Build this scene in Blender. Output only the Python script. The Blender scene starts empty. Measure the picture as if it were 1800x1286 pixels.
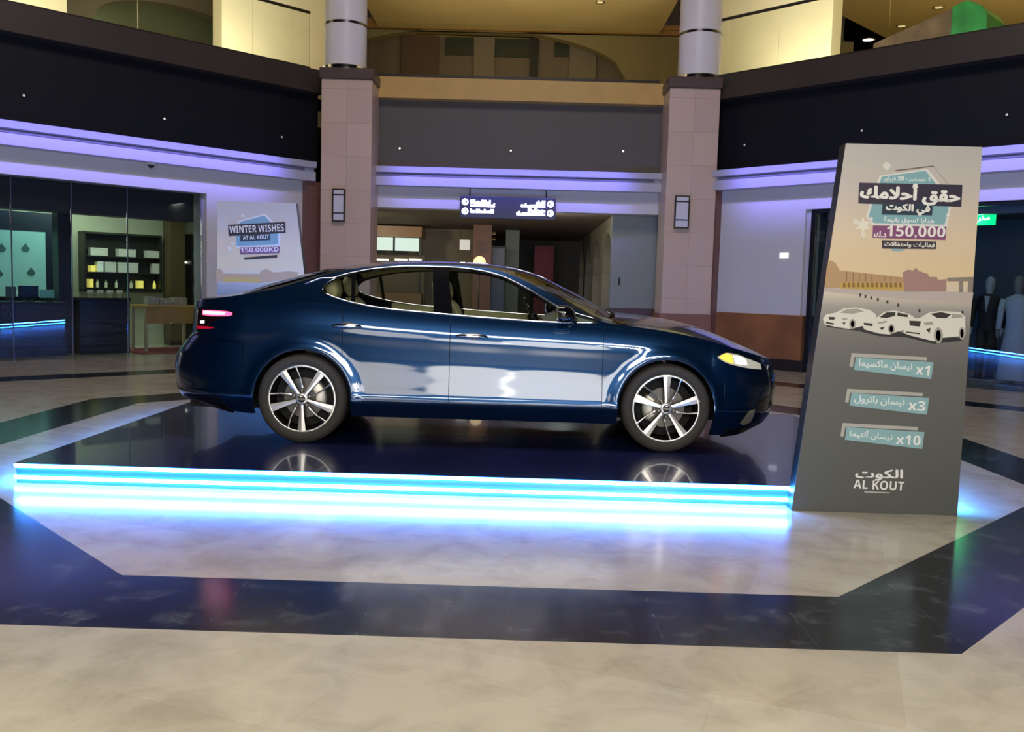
import bpy, bmesh, math, random
from mathutils import Vector, Matrix
random.seed(7)
PI = math.pi
S = bpy.context.scene
COL = S.collection

# ------------------------------------------------------------------ camera, world, lights, exposure
EYE = Vector((0.0, 0.0, 1.36))
FPX = 1570.0
def cam_basis():
    p, y, r = math.radians(-5.03), math.radians(-0.4), math.radians(1.6)
    fw = Vector((math.sin(y)*math.cos(p), math.cos(y)*math.cos(p), math.sin(p)))
    rt = fw.cross(Vector((0, 0, 1))).normalized(); up = rt.cross(fw)
    c, s = math.cos(r), math.sin(r)
    return c*rt + s*up, -s*rt + c*up, fw
RT, UP, FW = cam_basis()
cam = bpy.data.cameras.new('camera'); cam_o = bpy.data.objects.new('camera', cam); COL.objects.link(cam_o)
cam.sensor_fit = 'HORIZONTAL'; cam.sensor_width = 36.0; cam.lens = 36.0*FPX/1800.0; cam.clip_end = 200
cam_o.matrix_world = Matrix(((RT.x, UP.x, -FW.x, EYE.x), (RT.y, UP.y, -FW.y, EYE.y), (RT.z, UP.z, -FW.z, EYE.z), (0, 0, 0, 1)))
S.camera = cam_o
W = bpy.data.worlds.new('world'); S.world = W; W.use_nodes = True
W.node_tree.nodes['Background'].inputs[0].default_value = (0.55, 0.6, 0.8, 1)
W.node_tree.nodes['Background'].inputs[1].default_value = 0.02
S.view_settings.view_transform = 'Standard'; S.view_settings.look = 'None'
S.view_settings.exposure = 0.0; S.view_settings.gamma = 1.0; S.view_settings.use_curve_mapping = False

def area(name, loc, target, power, col, sx, sy, spread=180):
    l = bpy.data.lights.new(name, 'AREA'); l.shape = 'RECTANGLE'; l.size = sx; l.size_y = sy
    l.energy = power; l.color = col; l.spread = math.radians(spread)
    o = bpy.data.objects.new(name, l); COL.objects.link(o); o.location = loc
    d = Vector(target)-Vector(loc)
    o.rotation_euler = d.to_track_quat('-Z', 'Y').to_euler()
    return o
C0 = Vector((-0.15, 8.03, 0.0))
APO = {'L': 9.45, 'R': 9.15, 'B': 9.77}
ANG = {'L': PI/4, 'R': -PI/4, 'B': 0.0}
def frame(w):
    a = ANG[w]; n = Vector((-math.sin(a), math.cos(a), 0)); t = Vector((math.cos(a), math.sin(a), 0))
    return C0 + n*APO[w], t, n
def wp(w, u, y, z):
    o, t, n = frame(w); return o + t*u + n*y + Vector((0, 0, z))
# hall lamps near the ceiling of the concourse and shop light behind the camera
WARM = (1.0, 0.95, 0.85); BLUE = (0.22, 0.2, 1.0)
area('concourse_lamp', (0.2, -1.6, 3.3), (0.2, 1.8, 0.0), 320, WARM, 6.0, 0.8)
area('shopfront_lamp', (1.05, -5.0, 1.45), (1.05, 7.0, 1.2), 85, (1.0, 0.95, 0.84), 2.1, 1.9).data.shape = 'ELLIPSE'
area('shopfront_lamp', (-0.55, -5.0, 1.05), (-0.55, 7.0, 1.0), 42, (1.0, 0.95, 0.84), 1.7, 1.2).data.shape = 'ELLIPSE'
area('shopfront_lamp', (-2.4, -5.0, 1.5), (-2.4, 7.0, 1.2), 42, (1.0, 0.93, 0.82), 2.2, 1.6).data.shape = 'ELLIPSE'
area('shopfront_lamp', (2.6, -6.0, 2.6), (1.5, 7.0, 1.2), 60, (1.0, 0.95, 0.84), 1.2, 0.7)
area('atrium_lamp', (-0.15, 6.5, 11.4), (-0.15, 8.5, 0.0), 560, (1.0, 0.86, 0.8), 4.0, 4.0)
# blue cove strips under the slab edges, lensed to wash the cornice and the wall below
for w, u0, u1, pw in (('L', -5.0, 3.1, 34), ('B', -2.4, 2.2, 17), ('R', -3.3, 5.0, 34)):
    m = (u0+u1)/2; p = wp(w, m, -1.3, 4.3)
    a = area('cove_strip_lamp', p, wp(w, m, 0.0, 3.28), pw, BLUE, u1-u0, 0.08, 36)
    o_, t_, n_ = frame(w); zz = (p-wp(w, m, 0.0, 3.28)).normalized(); xx = t_; yy = zz.cross(xx)
    a.matrix_world = Matrix(((xx.x, yy.x, zz.x, p.x), (xx.y, yy.y, zz.y, p.y), (xx.z, yy.z, zz.z, p.z), (0, 0, 0, 1)))
# fill lights added out of view behind the slab edge, and back gallery lamp
for w, u, pw in (('L', 2.6, 60), ('L', -1.6, 60), ('R', -2.7, 60), ('R', 0.6, 45)):
    area('gallery_fill', wp(w, u, 1.25, 5.65), wp(w, u, 2.6, 7.2), pw, (1.0, 0.92, 0.72), 2.6, 0.15)
area('gallery_lamp', wp('R', 1.5, 6.0, 6.2), wp('R', 1.5, 6.5, 8.3), 90, (1.0, 0.84, 0.5), 3.0, 1.0)
area('gallery_lamp', wp('B', 0.0, 2.2, 5.7), wp('B', 0.0, 5.0, 8.3), 50, (1.0, 0.86, 0.55), 4.0, 0.3)
area('gallery_lamp', wp('L', 0.9, 6.6, 7.6), wp('L', 0.9, 7.4, 5.5), 25, (0.85, 1.0, 0.8), 2.0, 0.4)
area('gallery_lamp', wp('B', 0.0, 11.0, 6.6), wp('B', 0.0, 12.0, 7.6), 10, (1.0, 0.9, 0.8), 5.0, 0.4)
p = wp('L', 0.9, 1.6, 2.8); area('shop_lamp', p, p+Vector((0, 0.3, -1)), 42, (0.8, 1.0, 0.78), 2.5, 1.0)
p = wp('L', -0.4, 2.2, 2.75); area('shop_lamp', p, p-Vector((0, 0, 1)), 16, (0.6, 0.95, 0.9), 1.0, 1.0)
p = wp('R', 1.0, 2.4, 2.8); area('shop_lamp', p, p-Vector((0, 0, 1)), 4, (0.6, 0.75, 1.0), 2.0, 1.0)
area('corridor_fill', (-4.8, 21.5, 2.9), (-2.6, 24.5, 1.5), 60, (1.0, 0.87, 0.66), 0.5, 0.3)  # unseen fill lights added to brighten the dim corridor
area('corridor_fill', (0.6, 20.0, 2.4), (0.4, 23.0, 3.0), 16, (1.0, 0.94, 0.85), 1.6, 0.3)
area('corridor_fill', (-1.0, 18.5, 2.97), (-1.0, 26.0, 2.5), 45, (1.0, 0.93, 0.8), 3.4, 0.1)
area('corridor_fill', (1.0, 18.9, 2.95), (2.2, 18.3, 1.2), 12, (0.85, 1.0, 0.95), 0.6, 0.6)

# ------------------------------------------------------------------ helpers
def lin(r, g, b):
    f = lambda c: (c/255.0/12.92) if c <= 10 else ((c/255.0+0.055)/1.055)**2.4
    return (f(r), f(g), f(b))
def ray(px, py):
    return (RT*((px-900)/FPX) + UP*(-(py-643)/FPX) + FW)
def on_wall(w, px, py, off=0.0):
    o, t, n = frame(w); d = ray(px, py); k = ((o+n*off)-EYE).dot(n)/d.dot(n); p = EYE+d*k
    return (p-o).dot(t), p.z
def on_y(px, py, Y):
    d = ray(px, py); return EYE + d*((Y-EYE.y)/d.y)
def on_z(px, py, z):
    d = ray(px, py); return EYE + d*((z-EYE.z)/d.z)

def mat(name, col, rough=0.5, metal=0.0, coat=0.0, emit=None, strength=0.0, spec=0.5, noise=None, bump=0.0):
    m = bpy.data.materials.new(name); m.use_nodes = True; nt = m.node_tree; b = nt.nodes['Principled BSDF']
    b.inputs['Base Color'].default_value = (*col, 1); b.inputs['Roughness'].default_value = rough
    b.inputs['Metallic'].default_value = metal; b.inputs['Coat Weight'].default_value = coat
    b.inputs['Coat Roughness'].default_value = 0.03
    b.inputs['Specular IOR Level'].default_value = spec
    if emit: b.inputs['Emission Color'].default_value = (*emit, 1); b.inputs['Emission Strength'].default_value = strength
    if noise:
        sc, amt = noise
        tc = nt.nodes.new('ShaderNodeTexCoord'); nz = nt.nodes.new('ShaderNodeTexNoise'); rp = nt.nodes.new('ShaderNodeValToRGB')
        nz.inputs['Scale'].default_value = sc; nz.inputs['Detail'].default_value = 5
        rp.color_ramp.elements[0].color = (*[max(0, c*(1-amt)) for c in col], 1); rp.color_ramp.elements[1].color = (*[min(1, c*(1+amt)) for c in col], 1)
        rp.color_ramp.elements[0].position = 0.3; rp.color_ramp.elements[1].position = 0.7
        nt.links.new(tc.outputs['Object'], nz.inputs['Vector']); nt.links.new(nz.outputs['Fac'], rp.inputs[0]); nt.links.new(rp.outputs[0], b.inputs['Base Color'])
        if bump:
            bp = nt.nodes.new('ShaderNodeBump'); bp.inputs['Strength'].default_value = bump; bp.inputs['Distance'].default_value = 0.01
            nt.links.new(nz.outputs['Fac'], bp.inputs['Height']); nt.links.new(bp.outputs[0], b.inputs['Normal'])
    return m
def glass(name, tint=(1, 1, 1), refl=1.0, rough=0.0, ior=1.5):
    m = bpy.data.materials.new(name); m.use_nodes = True; nt = m.node_tree; nt.nodes.clear()
    out = nt.nodes.new('ShaderNodeOutputMaterial'); mx = nt.nodes.new('ShaderNodeMixShader'); tr = nt.nodes.new('ShaderNodeBsdfTransparent'); gl = nt.nodes.new('ShaderNodeBsdfGlossy')
    fr = nt.nodes.new('ShaderNodeFresnel'); mu = nt.nodes.new('ShaderNodeMath'); mu.operation = 'MULTIPLY'; mu.inputs[1].default_value = refl; mu.use_clamp = True
    fr.inputs[0].default_value = ior; tr.inputs[0].default_value = (*tint, 1); gl.inputs['Roughness'].default_value = rough
    nt.links.new(fr.outputs[0], mu.inputs[0]); nt.links.new(mu.outputs[0], mx.inputs[0]); nt.links.new(tr.outputs[0], mx.inputs[1]); nt.links.new(gl.outputs[0], mx.inputs[2]); nt.links.new(mx.outputs[0], out.inputs[0])
    return m

class MB:
    def __init__(s): s.v = []; s.f = []; s.m = []; s.n = None
    def add(s, vs, fs, mi=0):
        k = len(s.v); s.v += [tuple(v) for v in vs]; s.f += [tuple(i+k for i in f) for f in fs]; s.m += [mi]*len(fs); return s
    def box(s, lo, hi, mi=0, rot=None, piv=None):
        x0, y0, z0 = lo; x1, y1, z1 = hi
        vs = [Vector(p) for p in ((x0,y0,z0),(x1,y0,z0),(x1,y1,z0),(x0,y1,z0),(x0,y0,z1),(x1,y0,z1),(x1,y1,z1),(x0,y1,z1))]
        if rot is not None:
            pv = Vector(piv) if piv is not None else (Vector(lo)+Vector(hi))/2
            vs = [rot @ (v-pv)+pv for v in vs]
        return s.add(vs, [(0,3,2,1),(4,5,6,7),(0,1,5,4),(1,2,6,5),(2,3,7,6),(3,0,4,7)], mi)
    def prism(s, pts, axis, a, b, mi=0):
        # polygon in the two other axes extruded along axis
        n = len(pts)
        def mk(p, q):
            return {'x': (q, p[0], p[1]), 'y': (p[0], q, p[1]), 'z': (p[0], p[1], q)}[axis]
        vs = [mk(p, a) for p in pts]+[mk(p, b) for p in pts]
        return s.add(vs, [tuple(range(n)), tuple(range(2*n-1, n-1, -1))]+[(i, i+n, (i+1) % n+n, (i+1) % n) for i in range(n)], mi)
    def lathe(s, prof, axis='z', seg=24, c=(0, 0, 0), mi=0, closed=False):
        # prof: (radius, height)
        k = len(prof); vs = []
        for i in range(seg):
            a = 2*PI*i/seg
            for r, h in prof:
                p = {'z': (r*math.cos(a), r*math.sin(a), h), 'y': (r*math.cos(a), h, r*math.sin(a)), 'x': (h, r*math.cos(a), r*math.sin(a))}[axis]
                vs.append((p[0]+c[0], p[1]+c[1], p[2]+c[2]))
        fs = []
        for i in range(seg):
            j = (i+1) % seg
            for q in range(k-1 if not closed else k):
                q2 = (q+1) % k
                fs.append((i*k+q, j*k+q, j*k+q2, i*k+q2))
        return s.add(vs, fs, mi)
    def tube(s, pts, r, seg=8, mi=0, caps=True):
        pts = [Vector(p) for p in pts]; rs = r if isinstance(r, (list, tuple)) else [r]*len(pts); vs = []
        for i, p in enumerate(pts):
            d = (pts[min(i+1, len(pts)-1)]-pts[max(i-1, 0)]).normalized()
            a = d.cross(Vector((0, 0, 1)))
            if a.length < 1e-3: a = d.cross(Vector((1, 0, 0)))
            a.normalize(); b = d.cross(a)
            for k in range(seg):
                t = 2*PI*k/seg; vs.append(p+(a*math.cos(t)+b*math.sin(t))*rs[i])
        fs = [(i*seg+k, i*seg+(k+1) % seg, (i+1)*seg+(k+1) % seg, (i+1)*seg+k) for i in range(len(pts)-1) for k in range(seg)]
        if caps: fs += [tuple(range(seg-1, -1, -1)), tuple(range((len(pts)-1)*seg, len(pts)*seg))]
        return s.add(vs, fs, mi)
    def grid(s, rows, mi=0, flip=False):
        nr, nc = len(rows), len(rows[0]); vs = [v for r in rows for v in r]; fs = []
        for i in range(nr-1):
            for j in range(nc-1):
                f = (i*nc+j, i*nc+j+1, (i+1)*nc+j+1, (i+1)*nc+j); fs.append(f[::-1] if flip else f)
        return s.add(vs, fs, mi)
    def ball(s, c, r, seg=14, rings=9, mi=0, zmin=-1.0):
        r = r if isinstance(r, (tuple, list)) else (r, r, r); rows = []
        for i in range(rings+1):
            a = -PI/2+PI*i/rings
            if math.sin(a) < zmin: a = math.asin(zmin)
            rows.append([(c[0]+r[0]*math.cos(a)*math.cos(2*PI*k/seg), c[1]+r[1]*math.cos(a)*math.sin(2*PI*k/seg), c[2]+r[2]*math.sin(a)) for k in range(seg+1)])
        return s.grid(rows, mi)
    def build(s, name, mats, parent=None, smooth=False, bevel=0.0, merge=True, normals=None, auto=None):
        me = bpy.data.meshes.new(name); me.from_pydata(s.v, [], s.f); me.update()
        for m in (mats if isinstance(mats, (list, tuple)) else [mats]): me.materials.append(m)
        for p, mi in zip(me.polygons, s.m): p.material_index = mi
        if normals is not None:
            nv = [Vector(n) for n in normals]
            bm = bmesh.new(); bm.from_mesh(me); bm.verts.ensure_lookup_table(); bm.normal_update()
            for f in bm.faces:
                if f.normal.dot(sum((nv[v.index] for v in f.verts), Vector())) < 0: f.normal_flip()
            bm.to_mesh(me); bm.free()
        if normals is None and merge:
            bm = bmesh.new(); bm.from_mesh(me); bmesh.ops.remove_doubles(bm, verts=bm.verts, dist=1e-5)
            bmesh.ops.recalc_face_normals(bm, faces=bm.faces)
            bm.to_mesh(me); bm.free()
        if smooth or normals is not None: me.polygons.foreach_set('use_smooth', [True]*len(me.polygons))
        if normals is not None: me.normals_split_custom_set_from_vertices(normals)
        elif auto is not None:
            me.polygons.foreach_set('use_smooth', [True]*len(me.polygons)); me.set_sharp_from_angle(angle=math.radians(auto))
        o = bpy.data.objects.new(name, me); COL.objects.link(o)
        if parent is not None: o.parent = parent
        if bevel:
            md = o.modifiers.new('bevel', 'BEVEL'); md.width = bevel; md.segments = 2; md.limit_method = 'ANGLE'; md.angle_limit = math.radians(40)
        return o

def tag(o, label=None, cat=None, group=None, kind=None):
    if label: o['label'] = label
    if cat: o['category'] = cat
    if group: o['group'] = group
    if kind: o['kind'] = kind
    return o
def thing(name, label, cat, loc=(0, 0, 0), rz=0.0, group=None):
    o = bpy.data.objects.new(name, None); COL.objects.link(o); o.empty_display_size = 0.1
    o.location = loc; o.rotation_euler = (0, 0, rz); return tag(o, label, cat, group)
def wthing(w, u, y, z, name, label, cat, group=None):
    return thing(name, label, cat, wp(w, u, y, z), ANG[w], group)
def struct(mb, name, m, w=None, **k):
    o = mb.build(name, m, **k)
    if w: o.location = frame(w)[0]; o.rotation_euler = (0, 0, ANG[w])
    o['kind'] = 'structure'; return o

# pchip-like interpolation of a table
def tab(pts):
    xs = [p[0] for p in pts]; ys = [p[1] for p in pts]; n = len(xs)
    d = [(ys[i+1]-ys[i])/(xs[i+1]-xs[i]) for i in range(n-1)]
    m = [d[0]]+[0 if d[i-1]*d[i] <= 0 else 2*d[i-1]*d[i]/(d[i-1]+d[i]) for i in range(1, n-1)]+[d[-1]]
    def f(x):
        if x <= xs[0]: return ys[0]
        if x >= xs[-1]: return ys[-1]
        for i in range(n-1):
            if x <= xs[i+1]: break
        h = xs[i+1]-xs[i]; t = (x-xs[i])/h
        return ys[i]*(1+2*t)*(1-t)**2+h*m[i]*t*(1-t)**2+ys[i+1]*t*t*(3-2*t)+h*m[i+1]*t*t*(t-1)
    return f

# Arabic shaping into presentation forms, in visual order
AR = {'ا': (0xFE8D, 2), 'أ': (0xFE83, 2), 'ب': (0xFE8F, 4), 'ة': (0xFE93, 2), 'ت': (0xFE95, 4), 'ث': (0xFE99, 4), 'ج': (0xFE9D, 4), 'ح': (0xFEA1, 4),
      'خ': (0xFEA5, 4), 'د': (0xFEA9, 2), 'ذ': (0xFEAB, 2), 'ر': (0xFEAD, 2), 'ز': (0xFEAF, 2), 'س': (0xFEB1, 4), 'ش': (0xFEB5, 4), 'ص': (0xFEB9, 4),
      'ع': (0xFEC9, 4), 'ف': (0xFED1, 4), 'ق': (0xFED5, 4), 'ك': (0xFED9, 4), 'ل': (0xFEDD, 4), 'م': (0xFEE1, 4), 'ن': (0xFEE5, 4), 'ه': (0xFEE9, 4), 'و': (0xFEED, 2), 'ي': (0xFEF1, 4)}
def shape_ar(s):
    out = []; i = 0; prev = False
    while i < len(s):
        ch = s[i]
        if ch == 'ل' and i+1 < len(s) and s[i+1] in 'اأ':
            base = 0xFEFB if s[i+1] == 'ا' else 0xFEF7
            out.append(chr(base+(1 if prev else 0))); prev = False; i += 2; continue
        if ch not in AR: out.append(ch); prev = False; i += 1; continue
        code, forms = AR[ch]; nx = i+1 < len(s) and s[i+1] in AR
        if forms == 2: out.append(chr(code+(1 if prev else 0))); prev = False
        else:
            out.append(chr(code+((3 if nx else 1) if prev else (2 if nx else 0)))); prev = nx
        i += 1
    res = ''.join(reversed(out)); fixed = ''; run = ''
    for ch in res+' ':
        if ch.isdigit(): run = ch+run
        else: fixed += run+ch; run = ''
    return fixed[:-1]
def boldsans(s):
    o = ''
    for ch in s:
        if '0' <= ch <= '9': o += chr(0x1D7EC+ord(ch)-48)
        elif 'A' <= ch <= 'Z': o += chr(0x1D5D4+ord(ch)-65)
        elif 'a' <= ch <= 'z': o += chr(0x1D5EE+ord(ch)-97)
        else: o += ch
    return o
def text_mb(txt, height, bold=0.02, width=None, slant=0.0):
    # flat lettering in x/z, centred on the origin, facing -y
    c = bpy.data.curves.new('lettering', 'FONT'); c.body = boldsans(txt); c.size = 1.0; c.resolution_u = 3
    o = bpy.data.objects.new('lettering', c); COL.objects.link(o)
    dg = bpy.context.evaluated_depsgraph_get(); me = o.evaluated_get(dg).to_mesh()
    vs = [v.co.copy() for v in me.vertices]; fs = [tuple(p.vertices) for p in me.polygons]
    o.evaluated_get(dg).to_mesh_clear(); bpy.data.objects.remove(o); bpy.data.curves.remove(c)
    x0 = min(v.x for v in vs); x1 = max(v.x for v in vs); y0 = min(v.y for v in vs); y1 = max(v.y for v in vs)
    sz = height/(y1-y0); sx = (width/(x1-x0)) if width else sz
    mb = MB(); e = bold if any(ord(ch) > 0xFB00 for ch in txt) else 0.0
    for i, (dx, dz) in enumerate([(0, 0)]+([(e*math.cos(PI*k/4), e*math.sin(PI*k/4)) for k in range(8)] if e else [])):
        mb.add([((v.x+dx-(x0+x1)/2)*sx, -0.00002*i, (v.y+dz-(y0+y1)/2)*sz+(v.x-(x0+x1)/2)*sx*slant) for v in vs], fs)
    return mb
# ------------------------------------------------------------------ floor
def floor_material():
    m = bpy.data.materials.new('polished_stone_floor'); m.use_nodes = True; nt = m.node_tree; N = nt.nodes; L = nt.links; b = N['Principled BSDF']
    def math_(op, a, c=None):
        n = N.new('ShaderNodeMath'); n.operation = op
        for i, v in enumerate((a, c)):
            if v is None: continue
            if isinstance(v, (int, float)): n.inputs[i].default_value = v
            else: L.new(v, n.inputs[i])
        return n.outputs[0]
    tc = N.new('ShaderNodeTexCoord'); sp = N.new('ShaderNodeSeparateXYZ'); L.new(tc.outputs['Object'], sp.inputs[0])
    ax = math_('ABSOLUTE', math_('SUBTRACT', sp.outputs[0], -0.15)); ay = math_('ABSOLUTE', math_('SUBTRACT', sp.outputs[1], 7.92))
    dg = math_('MULTIPLY', math_('ADD', ax, ay), 0.70711)
    d = math_('MAXIMUM', math_('MAXIMUM', ax, ay), dg)
    def band(a, c): return math_('MULTIPLY', math_('GREATER_THAN', d, a), math_('LESS_THAN', d, c))
    dark = math_('ADD', band(3.95, 4.567), band(6.75, 7.3))
    # marble slabs
    br = N.new('ShaderNodeTexBrick'); br.offset = 0.5; br.inputs['Scale'].default_value = 1.0; br.inputs['Brick Width'].default_value = 1.2; br.inputs['Row Height'].default_value = 0.8
    br.inputs['Mortar Size'].default_value = 0.0015; br.inputs['Mortar'].default_value = (*lin(192, 183, 160), 1)
    br.inputs['Color1'].default_value = (*lin(204, 198, 178), 1); br.inputs['Color2'].default_value = (*lin(195, 186, 164), 1)
    mp = N.new('ShaderNodeMapping'); mp.inputs['Rotation'].default_value = (0, 0, 0.35); mp.inputs['Location'].default_value = (0.35, 0.2, 0); L.new(tc.outputs['Object'], mp.inputs[0]); L.new(mp.outputs[0], br.inputs['Vector'])
    nz = N.new('ShaderNodeTexNoise'); nz.inputs['Scale'].default_value = 3.4; nz.inputs['Detail'].default_value = 9; nz.inputs['Roughness'].default_value = 0.62; nz.inputs['Distortion'].default_value = 0.5
    L.new(tc.outputs['Object'], nz.inputs['Vector'])
    rp = N.new('ShaderNodeValToRGB'); e = rp.color_ramp.elements; e[0].position = 0.33; e[0].color = (0.62, 0.6, 0.58, 1); e[1].position = 0.56; e[1].color = (1, 1, 1, 1)
    L.new(nz.outputs['Fac'], rp.inputs[0])
    mm = N.new('ShaderNodeMix'); mm.data_type = 'RGBA'; mm.blend_type = 'MULTIPLY'; mm.inputs['Factor'].default_value = 0.6
    L.new(br.outputs['Color'], mm.inputs['A']); L.new(rp.outputs[0], mm.inputs['B'])
    # dark granite with worn flecks
    nz2 = N.new('ShaderNodeTexNoise'); nz2.inputs['Scale'].default_value = 5.0; nz2.inputs['Detail'].default_value = 10; nz2.inputs['Roughness'].default_value = 0.75; L.new(tc.outputs['Object'], nz2.inputs['Vector'])
    r2 = N.new('ShaderNodeValToRGB'); e = r2.color_ramp.elements; e[0].position = 0.52; e[0].color = (*lin(29, 31, 37), 1); e[1].position = 0.8; e[1].color = (*lin(112, 114, 118), 1)
    L.new(nz2.outputs['Fac'], r2.inputs[0])
    b2 = N.new('ShaderNodeTexBrick'); b2.offset = 0.0; b2.inputs['Scale'].default_value = 1.0; b2.inputs['Brick Width'].default_value = 0.6; b2.inputs['Row Height'].default_value = 60.0; b2.inputs['Mortar Size'].default_value = 0.003
    b2.inputs['Color1'].default_value = (0.8, 0.8, 0.8, 1); b2.inputs['Color2'].default_value = (1, 1, 1, 1); b2.inputs['Mortar'].default_value = (2.2, 2.2, 2.2, 1); L.new(tc.outputs['Object'], b2.inputs['Vector'])
    m2 = N.new('ShaderNodeMix'); m2.data_type = 'RGBA'; m2.blend_type = 'MULTIPLY'; m2.inputs['Factor'].default_value = 1.0; L.new(r2.outputs[0], m2.inputs['A']); L.new(b2.outputs['Color'], m2.inputs['B'])
    mx = N.new('ShaderNodeMix'); mx.data_type = 'RGBA'; L.new(dark, mx.inputs['Factor']); L.new(mm.outputs['Result'], mx.inputs['A']); L.new(m2.outputs['Result'], mx.inputs['B'])
    L.new(mx.outputs['Result'], b.inputs['Base Color'])
    b.inputs['Roughness'].default_value = 0.16; b.inputs['Specular IOR Level'].default_value = 0.55
    return m
fb = MB(); fb.box((-22, -9, -0.3), (22, 40, 0.0)); struct(fb, 'floor', floor_material())

# ------------------------------------------------------------------ wall materials
M_fascia = mat('dark_brown_fascia', lin(64, 54, 46), 0.45, noise=(1.2, 0.12))
M_dark = mat('near_black_glass_panel', lin(20, 22, 28), 0.5, spec=0.25)
M_grey = mat('charcoal_panel', lin(92, 86, 80), 0.5)
M_gold = mat('gold_fascia', lin(214, 172, 96), 0.4, noise=(3, 0.06))
M_white = mat('white_plaster', lin(214, 210, 206), 0.6)
M_cornice = mat('white_cornice', lin(190, 188, 202), 0.5)
M_groove_shade = mat('groove_shade', lin(120, 118, 130), 0.7)
M_stone = mat('pink_beige_stone', lin(196, 166, 146), 0.35, noise=(2.5, 0.07))
M_stoneshade = mat('shaded_stone', lin(128, 92, 84), 0.4, noise=(3, 0.1))  # column stone with the piers' shade put into its colour
M_brown = mat('brown_marble', lin(150, 100, 62), 0.3, noise=(2.0, 0.25))
M_skirt = mat('dark_skirting', lin(40, 32, 30), 0.35)
M_black = mat('black_frame', lin(18, 18, 20), 0.35)
M_cream = mat('cream_gallery_wall', lin(238, 232, 198), 0.6, noise=(0.8, 0.05))
M_gceil = mat('gallery_ceiling', lin(222, 204, 150), 0.6, noise=(0.6, 0.05))
M_hallgrey = mat('far_hall_grey', lin(124, 116, 100), 0.6)
M_green = mat('grey_green_hall', lin(150, 158, 128), 0.5)
M_glass = glass('shop_glass', (0.93, 0.96, 0.95), 1.0)
M_glass2 = glass('balustrade_glass', (0.97, 0.98, 0.95), 0.5)
M_chrome = mat('chrome', (0.85, 0.85, 0.87), 0.12, 1.0)
M_shell = mat('dark_plaster', lin(70, 66, 62), 0.8)

Z_FT, Z_FB, Z_CT, Z_CB, Z_SO = 5.40, 4.97, 3.64, 3.28, 2.87
SPANS = {'L': (-6.0, 4.12), 'R': (-4.12, 6.0), 'B': (-3.12, 2.92)}
n_trim = [0]
def trim(mb, m, w, **k):
    n_trim[0] += 1; return struct(mb, 'trim_%d' % n_trim[0], m, w, **k)
for w in 'LRB':
    u0, u1 = SPANS[w]
    dz = -0.03 if w == 'B' else 0.0
    trim(MB().box((u0, -0.05, Z_FB), (u1, 0.9, Z_FT+dz)), M_gold if w == 'B' else M_fascia, w)
    trim(MB().box((u0, 0.18, Z_CT-0.02), (u1, 0.4, Z_FB)), M_grey if w == 'B' else M_dark, w)
    # cornice: one profile with a shadow groove
    a, b = Z_CB, Z_CT
    prof = [(0.5, a), (-0.16, a), (-0.16, a+0.17), (-0.10, a+0.185), (-0.10, a+0.235), (-0.18, a+0.25), (-0.20, b), (0.5, b)]
    i0, i1 = (u0+0.0, u1-(0.25 if w == 'L' else 0)) if w != 'R' else (u0+0.25, u1)
    trim(MB().prism(prof, 'x', i0, i1), M_cornice, w)
    gv = MB().box((i0+0.22, -0.125, a+0.187), (i1-0.22, -0.10, a+0.233)); trim(gv, M_groove_shade, w)  # grey strip puts the groove's shade into its colour
# left storefront wall: white band over the glass, white wall by the column
wl = MB(); wl.box((-6, 0.1, Z_SO), (4.12, 0.45, Z_CB)); wl.box((1.80, 0.1, 0), (4.12, 0.45, Z_SO)); wl.box((1.72, 0.2, 0), (1.80, 0.45, Z_SO), 1)
struct(wl, 'wall_left', [M_white, mat('grey_jamb', lin(150, 146, 150), 0.5)], 'L')
wr = MB(); wr.box((-4.12, 0.1, Z_SO), (6, 0.45, Z_CB)); wr.box((-4.12, 0.1, 1.0), (-1.98, 0.45, Z_SO)); wr.box((-4.12, 0.08, 0.2), (-1.92, 0.45, 1.0), 1); wr.box((-1.98, 0.16, 1.0), (-1.88, 0.45, Z_SO), 2)
struct(wr, 'wall_right', [M_white, M_brown, mat('pale_jamb', lin(190, 186, 186), 0.5)], 'R')
struct(MB().box((-4.12, 0.04, 0), (-1.86, 0.1, 0.2)), 'baseboard_right', M_skirt, 'R')
wb = MB(); wb.box((-3.12, 0.1, Z_SO), (2.92, 0.5, Z_CB)); wb.box((2.98, 0.3, 0), (3.6, 0.6, Z_SO)); wb.box((-4.0, 0.3, 0), (-3.2, 0.6, Z_SO))
struct(wb, 'wall_back', M_white, 'B')
# piers beside the columns, under the cornices
struct(MB().box((3.74, -0.06, 0), (4.2, 0.3, Z_CB)), 'trim_20', M_stoneshade, 'L')
struct(MB().box((-4.2, -0.06, 0), (-3.7, 0.3, Z_CB)), 'trim_21', M_stoneshade, 'R')
# the rest of the concourse shell: dark walls behind the camera and beyond the shops, high ceiling
sh = MB(); sh.box((-22, -9.3, -0.3), (22, -9, 12)); struct(sh, 'wall_front', M_shell)
struct(MB().box((-22.3, -9, -0.3), (-22, 40, 12)), 'wall_far_left', M_shell)
struct(MB().box((22, -9, -0.3), (22.3, 40, 12)), 'wall_far_right', M_shell)
struct(MB().box((-22, 40, -0.3), (22, 40.3, 12)), 'wall_far_back', M_shell)
struct(MB().box((-22, -9, 12), (22, 40, 12.3)), 'ceiling', M_shell)

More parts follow.
